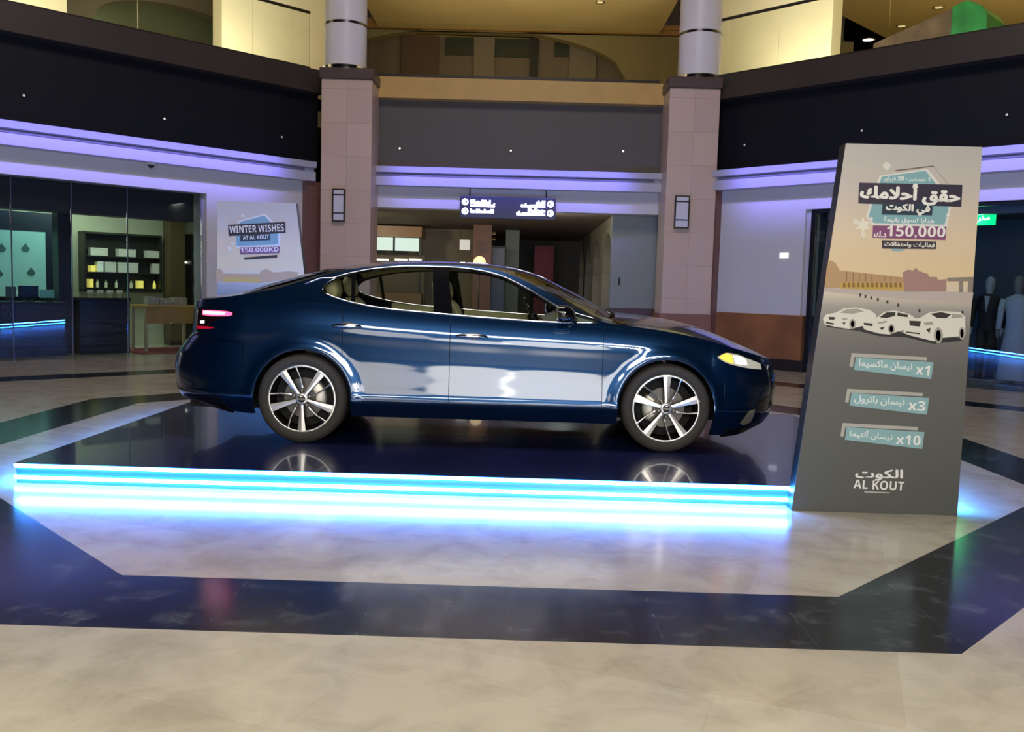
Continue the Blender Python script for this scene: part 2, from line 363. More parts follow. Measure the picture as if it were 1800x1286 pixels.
# ------------------------------------------------------------------ upper galleries
def arch_wall(mb, u0, u1, z0, z1, y, t, a0, a1, zs, za, mi=0, n=28):
    # wall with one segmental arch opening between a0..a1, springing at zs, apex za
    mb.box((u0, y, z0), (a0, y+t, z1), mi); mb.box((a1, y, z0), (u1, y+t, z1), mi)
    top = []
    for i in range(n+1):
        u = a0+(a1-a0)*i/n; s = (2*i/n-1); top.append((u, zs+(za-zs)*math.sqrt(max(0, 1-s*s))))
    mb.prism([(a0, z1)]+[(u, z) for u, z in top]+[(a1, z1)], 'y', y, y+t, mi)
GF = 5.40
for w in 'LRB':
    u0, u1 = SPANS[w]
    struct(MB().box((u0-1.2, 0.9, Z_FB+0.1), (u1+1.2, 12.0, GF-0.02)), 'floor_gallery_' + {'L': 'left', 'R': 'right', 'B': 'back'}[w], M_gceil, w)
    struct(MB().box((u0-0.8, 1.1 if w != 'B' else 0.3, 8.3), (u1+0.8, 14.0, 8.5)), 'ceiling_gallery_' + {'L': 'left', 'R': 'right', 'B': 'back'}[w], M_gceil, w)
# left gallery back wall: cream panels with a grey-green opening between them
def up(w, px, off): return on_wall(w, px, 60, off)[0]
gl = MB(); a0, a1 = up('L', 118, 2.6), up('L', 390, 2.6)
gl.box((-8, 2.6, GF), (a0, 3.0, 8.3)); gl.box((a1, 2.6, GF), (6.5, 3.0, 8.3)); struct(gl, 'wall_gallery_left', M_cream, 'L')
g2 = MB(); zf = lambda px, py, off: on_wall('L', px, py, off)[1]
b0, b1 = on_wall('L', 163, 40, 5.5)[0], on_wall('L', 460, 40, 5.5)[0]
arch_wall(g2, -10, 9, GF, 8.3, 5.5, 0.3, b0, b1, zf(165, 30, 5.5), zf(300, 7, 5.5)); struct(g2, 'wall_gallery_left_arch', M_hallgrey, 'L')
struct(MB().box((-10, 7.5, GF), (9, 7.7, 8.3)), 'wall_gallery_left_rear', M_green, 'L')
gr = MB(); a1 = up('R', 1462, 2.6); gr.box((-6.5, 2.6, GF), (a1, 3.0, 8.3)); gr.box((-6.5, 12.5, GF), (12, 12.8, 8.3)); struct(gr, 'wall_gallery_right', M_cream, 'R')
# back gallery: far wall with a wide dark arch
gb = MB(); off = 7.2
A = [on_wall('B', px, py, off) for px, py in ((560, 110), (1100, 137), (820, 50))]
arch_wall(gb, -9, 9, GF, 8.25, off, 0.35, A[0][0], A[1][0], min(A[1][1], 7.1), A[2][1]); struct(gb, 'wall_gallery_back', mat('gallery_olive_wall', lin(150, 138, 100), 0.6), 'B')
struct(MB().box((-7, off-0.12, 8.27), (7, off-0.02, 8.42)).box((-7, off-0.2, 8.05+0.33), (7, off, 8.5)), 'trim_22', mat('wood_edge', lin(170, 128, 66), 0.5), 'B')
struct(MB().box((-9, off+0.8, GF), (9, off+1.1, 9.5)), 'wall_gallery_back_rear', mat('hall_taupe', lin(128, 112, 98), 0.6), 'B')
M_pane = mat('dark_green_pane', lin(62, 66, 52), 0.4)
for i_, (px0, px1, py0, py1) in enumerate(((783, 832, 52, 97), (868, 940, 56, 100), (974, 1000, 70, 100))):
    p, q_ = on_wall('B', px0, py1, off+0.8), on_wall('B', px1, py0, off+0.8)
    struct(MB().box((p[0], off+0.74, p[1]), (q_[0], off+0.8, q_[1])), 'window_%d' % (20+i_), M_pane, 'B')
for i_, (px0, px1, m_) in enumerate(((705, 770, (104, 84, 70)), (832, 868, (140, 126, 112)), (930, 945, (52, 48, 44)), (1000, 1046, (140, 128, 112)))):
    p, q_ = on_wall('B', px0, 150, off+0.7), on_wall('B', px1, 150, off+0.7)
    struct(MB().box((p[0], off+0.66, GF), (q_[0], off+0.8, 8.3)), 'trim_%d' % (30+i_), mat('hall_pier', lin(*m_), 0.6), 'B')

# balustrades
M_rail = mat('dark_handrail', lin(52, 44, 38), 0.35)
def balustrade(w, joints, label, rail=True):
    o = wthing(w, (joints[0]+joints[-1])/2, 0.08, GF, 'glass_balustrade', label, 'balustrade'); m = (joints[0]+joints[-1])/2
    for a, b in zip(joints[:-1], joints[1:]):
        MB().box((a-m+0.008, -0.008, 0), (b-m-0.008, 0.008, 1.03)).build('glass_panel', M_glass2, o)
    if rail:
        MB().tube([(joints[0]-m, 0, 1.06), (joints[-1]-m, 0, 1.06)], 0.028, 10).build('handrail', M_rail, o, smooth=True)
    MB().box((joints[0]-m, -0.03, -0.04), (joints[-1]-m, 0.03, 0.05)).build('base_channel', M_rail, o)
balustrade('L', [-4.5, -3.0, -1.4, 0.6, 2.68, 3.86], 'glass balustrade with dark handrail above the left shop front')
balustrade('R', [-3.9, -2.68, -0.7, 1.3, 3.3, 5.0], 'glass balustrade with dark handrail above the banner on the right')
balustrade('B', [-2.95, -1.0, 0.9, 2.75], 'frameless glass balustrade above the gold fascia between the columns', rail=False)

# gallery ceiling lights and the kiosk on the right gallery
M_lamp = mat('lit_downlight', (1, 1, 1), 0.4, emit=(1.0, 0.95, 0.75), strength=6)
M_lampoff = mat('dim_downlight', lin(240, 220, 150), 0.3, emit=(1.0, 0.85, 0.4), strength=0.6)
def downlight(px, py, z, r, m, label):
    p = on_z(px, py, z); o = thing('recessed_downlight', label, 'ceiling light', (p.x, p.y, z))
    MB().lathe([(r*0.8, -0.004), (r*1.15, -0.012), (r*1.2, 0.0)], seg=20).build('trim_ring', M_chrome, o, smooth=True)
    MB().lathe([(0.0001, -0.002), (r*0.8, -0.004)], seg=20).build('diffuser', m, o)
downlight(1526, 70, 8.3, 0.17, M_lamp, 'bright oval white ceiling light above the right gallery rail')
downlight(1585, 46, 8.3, 0.12, M_lampoff, 'small dim ceiling light between the bright one and the green kiosk')
downlight(1650, 13, 8.3, 0.12, M_lampoff, 'dim ceiling light above the green kiosk on the right')
downlight(1055, 4, 8.3, 0.10, M_lampoff, 'small ceiling light above the back gallery, near the right column')
kb = on_wall('R', 1700, 60, 4.0); k = wthing('R', kb[0], 4.0, GF-0.02, 'market_kiosk', 'green topped kiosk with sloping brown canopy on the upper right gallery', 'kiosk')
def kk(px, py): q = on_wall('R', px, py, 4.0); return (q[0]-kb[0], q[1]-GF+0.02)
pr = [kk(1555, 78), kk(1713, 8), kk(1713, 62)]
b0 = kk(1550, 84); MB().prism([(b0[0], 0), b0, kk(1690, 22), (kk(1690, 22)[0], 0)], 'y', -0.4, 0.5).build('sloping_canopy', mat('kiosk_brown', lin(92, 76, 62), 0.6, noise=(3, 0.4)), k)
c0 = kk(1690, 22); c1 = kk(1716, 10); c2 = kk(1742, 20); c3 = kk(1752, 34)
MB().prism([(c0[0], 0), c0, c1, c2, c3, (c3[0], 0)], 'y', -0.5, 0.6).build('green_top', mat('kiosk_green', lin(30, 120, 62), 0.5, noise=(2, 0.5)), k, bevel=0.03)

# ------------------------------------------------------------------ columns with wall lamps
M_cyl = mat('pale_lilac_column', lin(242, 238, 238), 0.35)
M_cap = mat('dark_capital', lin(92, 74, 70), 0.4)
def stone_mat():
    m = bpy.data.materials.new('column_stone'); m.use_nodes = True; nt = m.node_tree; b = nt.nodes['Principled BSDF']
    tc = nt.nodes.new('ShaderNodeTexCoord'); br = nt.nodes.new('ShaderNodeTexBrick'); mp = nt.nodes.new('ShaderNodeMapping'); mp.inputs['Rotation'].default_value = (PI/2, 0, 0)
    br.offset = 0; br.inputs['Scale'].default_value = 1; br.inputs['Brick Width'].default_value = 4.0; br.inputs['Row Height'].default_value = 0.62; br.inputs['Mortar Size'].default_value = 0.004
    br.inputs['Color1'].default_value = (*lin(222, 194, 172), 1); br.inputs['Color2'].default_value = (*lin(214, 186, 166), 1); br.inputs['Mortar'].default_value = (*lin(190, 160, 142), 1)
    nt.links.new(tc.outputs['Object'], mp.inputs[0]); nt.links.new(mp.outputs[0], br.inputs[0]); nt.links.new(br.outputs[0], b.inputs['Base Color']); b.inputs['Roughness'].default_value = 0.35
    return m
M_col = stone_mat()
def column(x0, x1, xc, label, lamp_px, lamp_label):
    Y = 17.03; xm = (x0+x1)/2; o = thing('column', label, 'column', (xm, Y+0.42, 0)); hw = (x1-x0)/2
    MB().box((-hw, -0.42, 0.0), (hw, 0.42, 5.14)).build('shaft', M_col, o, bevel=0.012)
    MB().box((-hw-0.02, -0.44, 0.0), (hw+0.02, 0.44, 0.95)).build('plinth', mat('plinth_stone', lin(150, 104, 84), 0.35, noise=(3, 0.1)), o, bevel=0.01)
    MB().box((-hw-0.035, -0.47, 5.14), (hw+0.035, 0.45, 5.34)).build('capital', M_cap, o, bevel=0.02)
    r = 0.40; d = xc-xm
    MB().lathe([(0.001, 5.34), (r, 5.34), (r, 12.0), (0.001, 12.0)], seg=40, c=(d, 0, 0)).build('upper_shaft', M_cyl, o, auto=40)
    MB().lathe([(r+0.002, 5.33), (r+0.022, 5.34), (r+0.022, 5.42), (r+0.002, 5.43)], seg=40, c=(d, 0, 0)).build('base_ring', M_chrome, o, auto=40)
    MB().lathe([(r+0.001, 6.18), (r+0.007, 6.185), (r+0.007, 6.225), (r+0.001, 6.23)], seg=40, c=(d, 0, 0)).build('band_ring', mat('steel_ring', (0.25, 0.24, 0.27), 0.2, 1.0), o, auto=40)
    # wall lamp on the front face
    p, q = on_y(lamp_px[0], lamp_px[1], Y), on_y(lamp_px[2], lamp_px[3], Y); cx, cz = (p.x+q.x)/2, (p.z+q.z)/2; w, h = abs(q.x-p.x), abs(p.z-q.z)
    l = thing('wall_lamp', lamp_label, 'wall lamp', (cx, Y, cz))
    fr = MB(); t = 0.022
    fr.box((-w/2, -0.09, -h/2), (-w/2+t, 0, h/2)); fr.box((w/2-t, -0.09, -h/2), (w/2, 0, h/2))
    for z in (-h/2, h/2-t, h/2-0.2*h, -h/2+0.24*h): fr.box((-w/2+t, -0.09, z), (w/2-t, 0, z+t))
    fr.build('frame', M_black, l)
    MB().box((-w/2+t, -0.08, -h/2+t), (w/2-t, -0.01, h/2-t)).build('lamp_panel', mat('frosted_panel', lin(226, 222, 232), 0.4), l)
column(-3.82, -2.87, -3.46, 'square pink stone column with round upper shaft, left of the corridor', (586, 332, 607, 390), 'rectangular framed wall lamp on the left stone column')
column(2.68, 3.62, 3.28, 'square pink stone column with round upper shaft, right of the corridor', (1186, 344, 1209, 402), 'rectangular framed wall lamp on the right stone column')

# ------------------------------------------------------------------ small fittings on the walls
def stud(w, px, py, label, bright):
    u, z = on_wall(w, px, py, 0.18); o = wthing(w, u, 0.18, z, 'stud_light', label, 'light', 'tiny lights in the dark panels above the cornice')
    MB().lathe([(0.03, 0.0), (0.03, -0.02), (0.02, -0.03)], 'y', 12).build('bezel', M_black, o)
    MB().lathe([(0.02, -0.028), (0.012, -0.036), (0.0005, -0.038)], 'y', 12).build('lens', mat('stud_lens', (0.9, 0.9, 0.9), 0.2, emit=(1, 0.97, 0.9), strength=bright), o, smooth=True)
stud('B', 703, 261, 'tiny light in the charcoal panel, nearest the left column', 1.6)
stud('B', 898, 265, 'tiny light in the middle of the charcoal panel between the columns', 1.6)
stud('B', 1095, 266, 'tiny light in the charcoal panel, nearest the right column', 1.6)
stud('L', 41, 168, 'tiny light in the black left panel, nearest the left picture edge', 0.25)
stud('L', 288, 209, 'tiny light in the middle of the black left panel', 0.5)
stud('L', 494, 241, 'faint tiny light in the black left panel beside the column', 0.08)
stud('R', 1310, 255, 'faint tiny light in the black right panel beside the column', 0.05)
stud('R', 1516, 230, 'tiny light in the black right panel just above the banner', 0.12)
stud('R', 1771, 202, 'tiny light in the black right panel near the right picture edge', 0.2)
u, z = on_wall('L', 265, 293, -0.02)
o = wthing('L', u, -0.03, Z_CB, 'dome_camera', 'small dome security camera under the left cornice', 'security camera')
MB().lathe([(0.001, 0.0), (0.085, 0.0), (0.08, -0.035), (0.06, -0.04)], seg=20).build('housing', M_white, o, auto=40)
MB().ball((0, 0, -0.035), (0.06, 0.06, 0.06), zmin=-1).build('dome', mat('dark_dome', lin(20, 20, 28), 0.05, coat=1), o, smooth=True)
p, q = on_wall('R', 1370, 444, 0.1), on_wall('R', 1387, 454, 0.1)
o = wthing('R', (p[0]+q[0])/2, 0.1, (p[1]+q[1])/2, 'wall_plate', 'bright white switch plate on the pale right wall', 'switch plate')
MB().box((-0.085, -0.015, -0.05), (0.085, 0, 0.05)).build('plate', mat('glow_plate', (0.95, 0.95, 0.95), 0.2, emit=(1, 1, 1), strength=0.8), o, bevel=0.005)  # plate and rocker get an added glow, no lamp inside
MB().box((-0.03, -0.02, -0.03), (0.03, -0.013, 0.03)).build('rocker_switch', mat('glow_rocker', (0.9, 0.9, 0.9), 0.3, emit=(1, 1, 1), strength=0.8), o, bevel=0.003)

# hanging direction sign
p, q = on_wall('B', 809, 344, -0.05), on_wall('B', 976, 387, -0.05)
sx, sz = (p[0]+q[0])/2, (p[1]+q[1])/2; sw, shh = q[0]-p[0], p[1]-q[1]
o = wthing('B', sx, -0.05, sz, 'hanging_sign', 'dark blue hanging direction sign with glowing white lettering', 'sign')
MB().box((-sw/2, -0.04, -shh/2), (sw/2, 0.04, shh/2)).build('sign_box', mat('navy_sign', lin(34, 40, 92), 0.35), o, bevel=0.006)
for s in (-1, 1): MB().tube([(s*sw*0.40, 0, shh/2), (s*sw*0.40, 0, Z_CB-sz)], 0.012, 8).build('hanging_rod', M_black, o)
M_lit = mat('lit_lettering', (1, 1, 1), 0.4, emit=(1.0, 1.0, 1.0), strength=9)
for s in (-1, 1):
    for zz in (shh*0.22, -shh*0.2):
        ar = MB(); cx = s*sw*0.445; R = shh*0.15
        ar.lathe([(R*0.62, -0.045), (R, -0.045)], 'y', 24, (cx, 0, zz))
        ar.prism([(cx-s*R*0.1, zz+R*0.45), (cx+s*R*0.45, zz), (cx-s*R*0.1, zz-R*0.45)][::1], 'y', -0.047, -0.043)
        ar.build('arrow_disc', M_lit, o)
rnd = random.Random(3)
for s, rows in ((-1, ((0.22, 0.20), (0.08, 0.26), (-0.2, 0.25))), (1, ((0.26, 0.1), (0.12, 0.24), (-0.1, 0.18), (-0.25, 0.30)))):
    for zz, ln in rows:
        t = MB(); x = 0.39*sw
        while x > (0.39-ln)*sw:
            wdt = rnd.uniform(0.02, 0.032); h = rnd.choice((0.5, 0.62, 0.9))*shh*0.2; t.box((s*x-(wdt if s > 0 else 0), -0.047, zz*shh-shh*0.07), (s*x+(0 if s > 0 else wdt), -0.043, zz*shh-shh*0.07+h)); x -= wdt+0.012
        t.build('lettering', M_lit, o)
# ------------------------------------------------------------------ left shop behind glass
for i, (a, b) in enumerate([(-5.0, -2.9), (-2.88, -1.36), (-1.34, -0.48), (-0.46, 0.41), (0.43, 1.72)]):
    g = MB().box((a, 0.14, 0.0), (b, 0.155, Z_SO)); struct(g, 'window_%d' % (i+1), M_glass, 'L')
tr = MB()
for u in (-1.35, -0.47, 0.42): tr.box((u-0.006, 0.136, 0), (u+0.006, 0.158, Z_SO))
struct(tr, 'trim_23', mat('glass_joint', lin(70, 68, 76), 0.3), 'L')
struct(MB().box((-5, 0.5, 2.38), (1.75, 0.9, 2.95)).box((-5, 0.5, 2.9), (4.5, 3.4, 3.0)), 'ceiling_shop_left', mat('shop_bulkhead', lin(44, 38, 44), 0.5), 'L')
struct(MB().box((-5, 3.0, 0), (4.5, 3.3, 2.9)).box((3.3, 0.5, 0), (3.6, 3.0, 2.9)), 'wall_shop_left', mat('shop_cream_wall', lin(176, 178, 150), 0.6), 'L')
def WL(w, px, py, off): u, z = on_wall(w, px, py, off); return u, z
def wbox(w, px0, py0, px1, py1, off, dep, name, m, parent=None, **k):
    pass
def rect(w, px0, py0, px1, py1, off):
    a, b = on_wall(w, px0, (py0+py1)/2, off)[0], on_wall(w, px1, (py0+py1)/2, off)[0]
    xm = (px0+px1)/2; c, d = on_wall(w, xm, py1, off)[1], on_wall(w, xm, py0, off)[1]
    return a, b, c, d
# wall shelf with cartons and bottles
M_dk = mat('dark_shelf', lin(34, 36, 28), 0.4); M_shelfback = mat('shelf_back', lin(22, 26, 18), 0.5)
a, b, c, d = rect('L', 147, 410, 285, 513, 2.72); um = (a+b)/2
sh = wthing('L', um, 3.0, c, 'display_shelf', 'dark wall shelf with pale cartons and bottles inside the left shop', 'shelf')
H = d-c; hw = (b-a)/2
fr = MB().box((-hw, -0.28, 0), (-hw+0.04, 0, H)).box((hw-0.04, -0.28, 0), (hw, 0, H)).box((-hw, -0.28, H-0.04), (hw, 0, H)).box((-hw, -0.28, 0), (hw, 0, 0.04)); fr.build('frame', M_dk, sh)
MB().box((-hw+0.04, -0.03, 0.04), (hw-0.04, -0.005, H-0.04)).build('back_panel', M_shelfback, sh)
zs = [0.04]+[on_wall('L', 216, py, 2.8)[1]-c for py in (506, 479, 451)]
zs[0] = zs[1]
for z in zs[1:]: MB().box((-hw+0.04, -0.27, z-0.02), (hw-0.04, -0.03, z)).build('shelf_board', M_dk, sh)
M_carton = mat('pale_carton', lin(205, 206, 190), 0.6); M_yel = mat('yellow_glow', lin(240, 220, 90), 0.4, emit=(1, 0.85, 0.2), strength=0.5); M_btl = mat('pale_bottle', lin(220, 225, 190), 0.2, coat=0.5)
M_wht = mat('white_pack', lin(235, 240, 225), 0.5)
def shelf_item(px0, px1, lvl, h, m, name, label, cat, grp, bottle=False):
    ua, ub = on_wall('L', px0, 470, 2.85)[0], on_wall('L', px1, 470, 2.85)[0]
    o = wthing('L', (ua+ub)/2, 2.85, c+zs[lvl], name, label, cat, grp); w = (ub-ua)/2
    if bottle:
        MB().lathe([(0.001, 0), (w, 0), (w, h*0.55), (w*0.45, h*0.72), (w*0.4, h*0.9)], seg=14).build('bottle_body', m, o, auto=40)
        MB().lathe([(w*0.45, h*0.9), (w*0.45, h), (0.001, h)], seg=14).build('cap', M_dk, o, auto=40)
    else:
        MB().box((-w, -0.09, 0), (w, 0.09, h*0.97)).build('carton_body', m, o, bevel=0.004)
        MB().box((-w*1.02, -0.095, h*0.8), (w*1.02, 0.095, h)).build('lid', m, o, bevel=0.004)
G1 = 'cartons on the wall shelf in the left shop'
shelf_item(157, 187, 3, 0.15, M_carton, 'carton', 'pale carton at the left of the top shelf', 'carton', G1)
shelf_item(206, 236, 3, 0.15, M_carton, 'carton', 'pale carton in the middle of the top shelf', 'carton', G1)
shelf_item(256, 277, 3, 0.14, M_carton, 'carton', 'short pale carton at the right of the top shelf', 'carton', G1)
shelf_item(157, 165, 2, 0.12, M_yel, 'carton', 'small glowing yellow pack at the left end of the middle shelf', 'carton', G1)
shelf_item(169, 179, 2, 0.2, M_wht, 'carton', 'tall bright white pack on the middle shelf beside the yellow pack', 'carton', G1)
shelf_item(182, 201, 2, 0.2, M_carton, 'carton', 'pale carton on the middle shelf, right of the bright white pack', 'carton', G1)
shelf_item(205, 240, 2, 0.2, M_carton, 'carton', 'widest pale carton, in the middle of the middle shelf', 'carton', G1)
shelf_item(266, 277, 2, 0.2, M_carton, 'carton', 'narrow pale carton at the right end of the middle shelf', 'carton', G1)
shelf_item(155, 161, 1, 0.16, M_yel, 'carton', 'slim glowing yellow pack at the left end of the bottom shelf', 'carton', G1)
shelf_item(241, 249, 1, 0.15, M_yel, 'carton', 'yellow pack towards the right of the bottom shelf', 'carton', G1)
G2 = 'bottles on the bottom board of the wall shelf'
for px, m, l in ((171, M_btl, 'pale bottle at the left of the bottom shelf, beside the slim yellow pack'), (186, M_btl, 'second pale bottle from the left on the bottom shelf'), (204, M_btl, 'third pale bottle from the left on the bottom shelf'), (230, M_btl, 'pale bottle on the bottom shelf, left of the yellow bottle'), (271, M_yel, 'bright yellow bottle at the right end of the bottom shelf')):
    shelf_item(px-2.6, px+2.6, 0, 0.17, m, 'bottle', l, 'bottle', G2, True)
# counter with glassware
a, b, c_, d = rect('L', 139, 523, 231, 625, 0.9)
ct = wthing('L', (a+b)/2, 0.9, 0, 'shop_counter', 'dark shop counter under the wall shelf behind the left glass', 'counter'); hw = (b-a)/2
MB().box((-hw+0.02, 0.02, 0), (hw-0.02, 0.5, d-0.05)).build('counter_body', mat('counter_dark', lin(24, 22, 28), 0.3), ct)
MB().box((-hw, 0, d-0.05), (hw, 0.54, d)).build('counter_top', mat('counter_top', lin(40, 36, 36), 0.25), ct, bevel=0.006)
M_gl = mat('pale_glassware', lin(225, 228, 190), 0.15, coat=0.4)
def goblet(u, y, z, label):
    o = wthing('L', u, y, z, 'wine_glass', label, 'glass', 'glassware on the shop counter')
    MB().lathe([(0.001, 0), (0.032, 0.0), (0.005, 0.01), (0.005, 0.05), (0.001, 0.052)], seg=12).build('stem', M_gl, o, smooth=True)
    MB().lathe([(0.004, 0.05), (0.036, 0.075), (0.038, 0.1), (0.03, 0.13)], seg=12).build('bowl', M_gl, o, smooth=True)
n = 8; wd = ['leftmost', 'second', 'third', 'fourth', 'fifth', 'sixth', 'seventh', 'rightmost']
for i in range(n): goblet(a+0.22+(b-a-0.3)*i/(n-1), 1.05+(i % 2)*0.12, d, (wd[i]+' glass in the row on the dark shop counter') if i in (0, n-1) else wd[i]+' glass from the left on the dark shop counter')
CARP = b+0.03
# wooden table with a pale leg, carpet, boxes
MBc = MB().box((CARP, 0.5, 0.0), (2.6, 1.9, 0.012)); o = MBc.build('carpet', mat('red_carpet', lin(140, 52, 62), 0.8, noise=(20, 0.15))); o.location = frame('L')[0]; o.rotation_euler = (0, 0, ANG['L']); tag(o, 'red carpet under the wooden table in the left shop', 'carpet')
a, b, c_, d = rect('L', 256, 537, 352, 606, 0.95)
M_oak = mat('oak_table', lin(168, 126, 66), 0.45, noise=(3, 0.15)); M_leg = mat('pale_leg', lin(180, 166, 130), 0.4)
tb = wthing('L', (a+b)/2, 0.95, 0.012, 'wooden_table', 'brown wooden table with pale legs on the red carpet', 'table'); hw = (b-a)/2
MB().box((-hw, 0, d-0.06), (hw, 0.7, d-0.012)).build('table_top', M_oak, tb, bevel=0.005)
MB().box((-hw+0.02, 0.015, d-0.34), (hw-0.02, 0.05, d-0.06)).build('apron', M_oak, tb)
MB().ball((0.02-hw*0.15, -0.005, d-0.33), 0.02, 10, 6).build('knob', M_chrome, tb, smooth=True)
for x in (-hw+0.0, hw-0.05):
    for y in (0.02, 0.62): MB().box((x, y, 0), (x+0.05, y+0.05, d-0.06)).build('leg', M_leg, tb)
M_box = mat('grey_box', lin(150, 140, 132), 0.6)
for px0, px1, h, l in ((257, 276, 0.15, 'square pale grey box at the left of the wooden table'), (278, 299, 0.12, 'low grey box in the middle of the wooden table'), (303, 326, 0.14, 'grey box towards the right of the wooden table')):
    ua, ub = on_wall('L', px0, 530, 1.2)[0], on_wall('L', px1, 530, 1.2)[0]
    o = wthing('L', (ua+ub)/2, 1.22, d, 'cardboard_box', l, 'box', 'boxes on the wooden table'); w = (ub-ua)/2
    MB().box((-w, -0.1, 0), (w, 0.1, h)).build('box_body', M_box, o, bevel=0.004); MB().box((-w*0.2, -0.102, h*0.3), (w*0.2, 0.102, h+0.002)).build('tape', mat('tape', lin(170, 160, 140), 0.5), o)
# pillars in the shop
def pillar(px0, px1, off, m, label, ztop=2.9):
    ua, ub = on_wall('L', px0, 470, off)[0], on_wall('L', px1, 470, off)[0]
    o = wthing('L', (ua+ub)/2, off+0.15, 0, 'shop_pillar', label, 'pillar'); w = (ub-ua)/2
    MB().box((-w, -0.15, 0.0), (w, 0.15, ztop-0.001)).build('shaft', m, o); MB().box((-w-0.012, -0.162, 0.0), (w+0.012, 0.162, 0.1)).build('plinth', M_skirt, o)
pillar(103, 126, 1.2, mat('dark_pillar', lin(40, 34, 34), 0.4), 'dark pillar between the teal screen and the wall shelf')
pillar(300, 325, 2.4, mat('brown_pillar', lin(84, 68, 44), 0.5), 'brown pillar right of the wall shelf in the left shop')
u, z = on_wall('L', 329, 461, 2.9); o = wthing('L', u, 3.0, z, 'shop_spotlight', 'small bright white spotlight beside the brown shop pillar', 'light')
MB().box((-0.06, -0.05, -0.03), (0.06, 0, 0.03)).build('housing', M_black, o, bevel=0.004); MB().box((-0.05, -0.056, -0.022), (0.05, -0.05, 0.022)).build('lens', mat('spot_lens', (1, 1, 1), 0.3, emit=(1, 1, 0.9), strength=3), o)
a, b, c_, d = rect('L', 341, 412, 372, 518, 2.6); hw = (b-a)/2
o = wthing('L', (a+b)/2, 3.0, 0, 'side_shelf', 'narrow shelf with white packs at the right of the left shop', 'shelf')
MB().box((-hw, -0.03, 0), (hw, 0, d)).build('back_panel', M_shelfback, o)
for x in (-hw, hw-0.03): MB().box((x, -0.3, 0), (x+0.03, -0.03, d)).build('side_panel', M_dk, o)
lv = []
for py in (514, 482, 455): 
    z = on_wall('L', 356, py, 2.7)[1]; lv.append(z); MB().box((-hw+0.03, -0.3, z-0.02), (hw-0.03, -0.03, z)).build('shelf_board', M_dk, o)
for z, l in zip(lv, ('white pack on the lowest board of the narrow shop shelf', 'pale pack on the middle board of the narrow shop shelf', 'small pack on the top board of the narrow shop shelf')):
    q = wthing('L', (a+b)/2-0.02, 2.85, z, 'carton', l, 'carton'); MB().box((-0.09, -0.07, 0), (0.09, 0.07, 0.17)).build('carton_body', M_wht, q, bevel=0.004); MB().box((-0.093, -0.073, 0.14), (0.093, 0.073, 0.175)).build('lid', M_carton, q, bevel=0.003)
# teal lit screen with drop motifs, cash desk
a, b, c_, d = rect('L', -60, 404, 83, 521, 2.5); hw = (b-a)/2; hh = (d-c_)/2
o = wthing('L', (a+b)/2, 2.6, 0, 'display_screen', 'pale teal lit display panel with drop motifs in the left shop', 'display panel')
MB().box((-hw-0.08, 0.0, 0), (hw+0.35, 0.12, d+0.35)).build('panel_body', mat('navy_panel', lin(14, 24, 40), 0.4), o)
MB().box((-hw, -0.02, c_), (hw, 0.0, d)).build('lit_face', mat('teal_face', lin(110, 160, 150), 0.5, emit=lin(120, 180, 170), strength=0.32, noise=(1.5, 0.12)), o)
M_drop = mat('drop_print', lin(60, 100, 100), 0.5)
for px, py in ((45, 436), (55, 478), (3, 436), (-2, 480)):
    uu, zz = on_wall('L', px, py, 2.57); uu -= (a+b)/2
    MB().prism([(uu+0.07*math.sin(2*PI*k/16)*(1 if math.cos(2*PI*k/16) < 0.3 else 0.6), zz+0.07*math.cos(2*PI*k/16)*(1.35 if k == 0 else 1)) for k in range(16)], 'y', -0.03, -0.02).build('drop_motif', M_drop, o)
a, b, c_, d = rect('L', -40, 530, 118, 632, 0.75); hw = (b-a)/2
o = wthing('L', (a+b)/2, 0.75, 0, 'cash_desk', 'dark cash desk in front of the teal panel in the left shop', 'desk')
MB().box((-hw, 0, 0), (hw, 0.4, d-0.04)).build('desk_body', mat('desk_dark', lin(52, 42, 46), 0.4), o); MB().box((-hw-0.02, -0.02, d-0.04), (hw+0.02, 0.45, d)).build('desk_top', M_dk, o, bevel=0.004)
def dev(px0, px1, h, m, name, label, cat):
    ua, ub = on_wall('L', px0, 520, 0.95)[0], on_wall('L', px1, 520, 0.95)[0]; q = wthing('L', (ua+ub)/2, 0.95, d, name, label, cat); w = (ub-ua)/2
    MB().box((-w*0.5, -0.07, 0), (w*0.5, 0.07, 0.015)).build('foot', M_black, q); MB().box((-0.02, -0.015, 0.015), (0.02, 0.015, 0.09)).build('neck', M_black, q); MB().box((-w, -0.02, 0.06), (w, 0.015, h)).build('screen', m, q, bevel=0.004)
dev(32, 67, 0.26, M_black, 'monitor', 'black monitor seen from behind on the cash desk', 'monitor')
dev(70, 95, 0.2, mat('teal_back', lin(120, 190, 165), 0.5), 'tablet', 'pale teal tablet on a stand at the right of the cash desk', 'tablet')
dev(10, 28, 0.24, mat('grey_teal', lin(60, 90, 95), 0.5), 'card_reader', 'grey teal card stand at the left of the black monitor', 'stand')

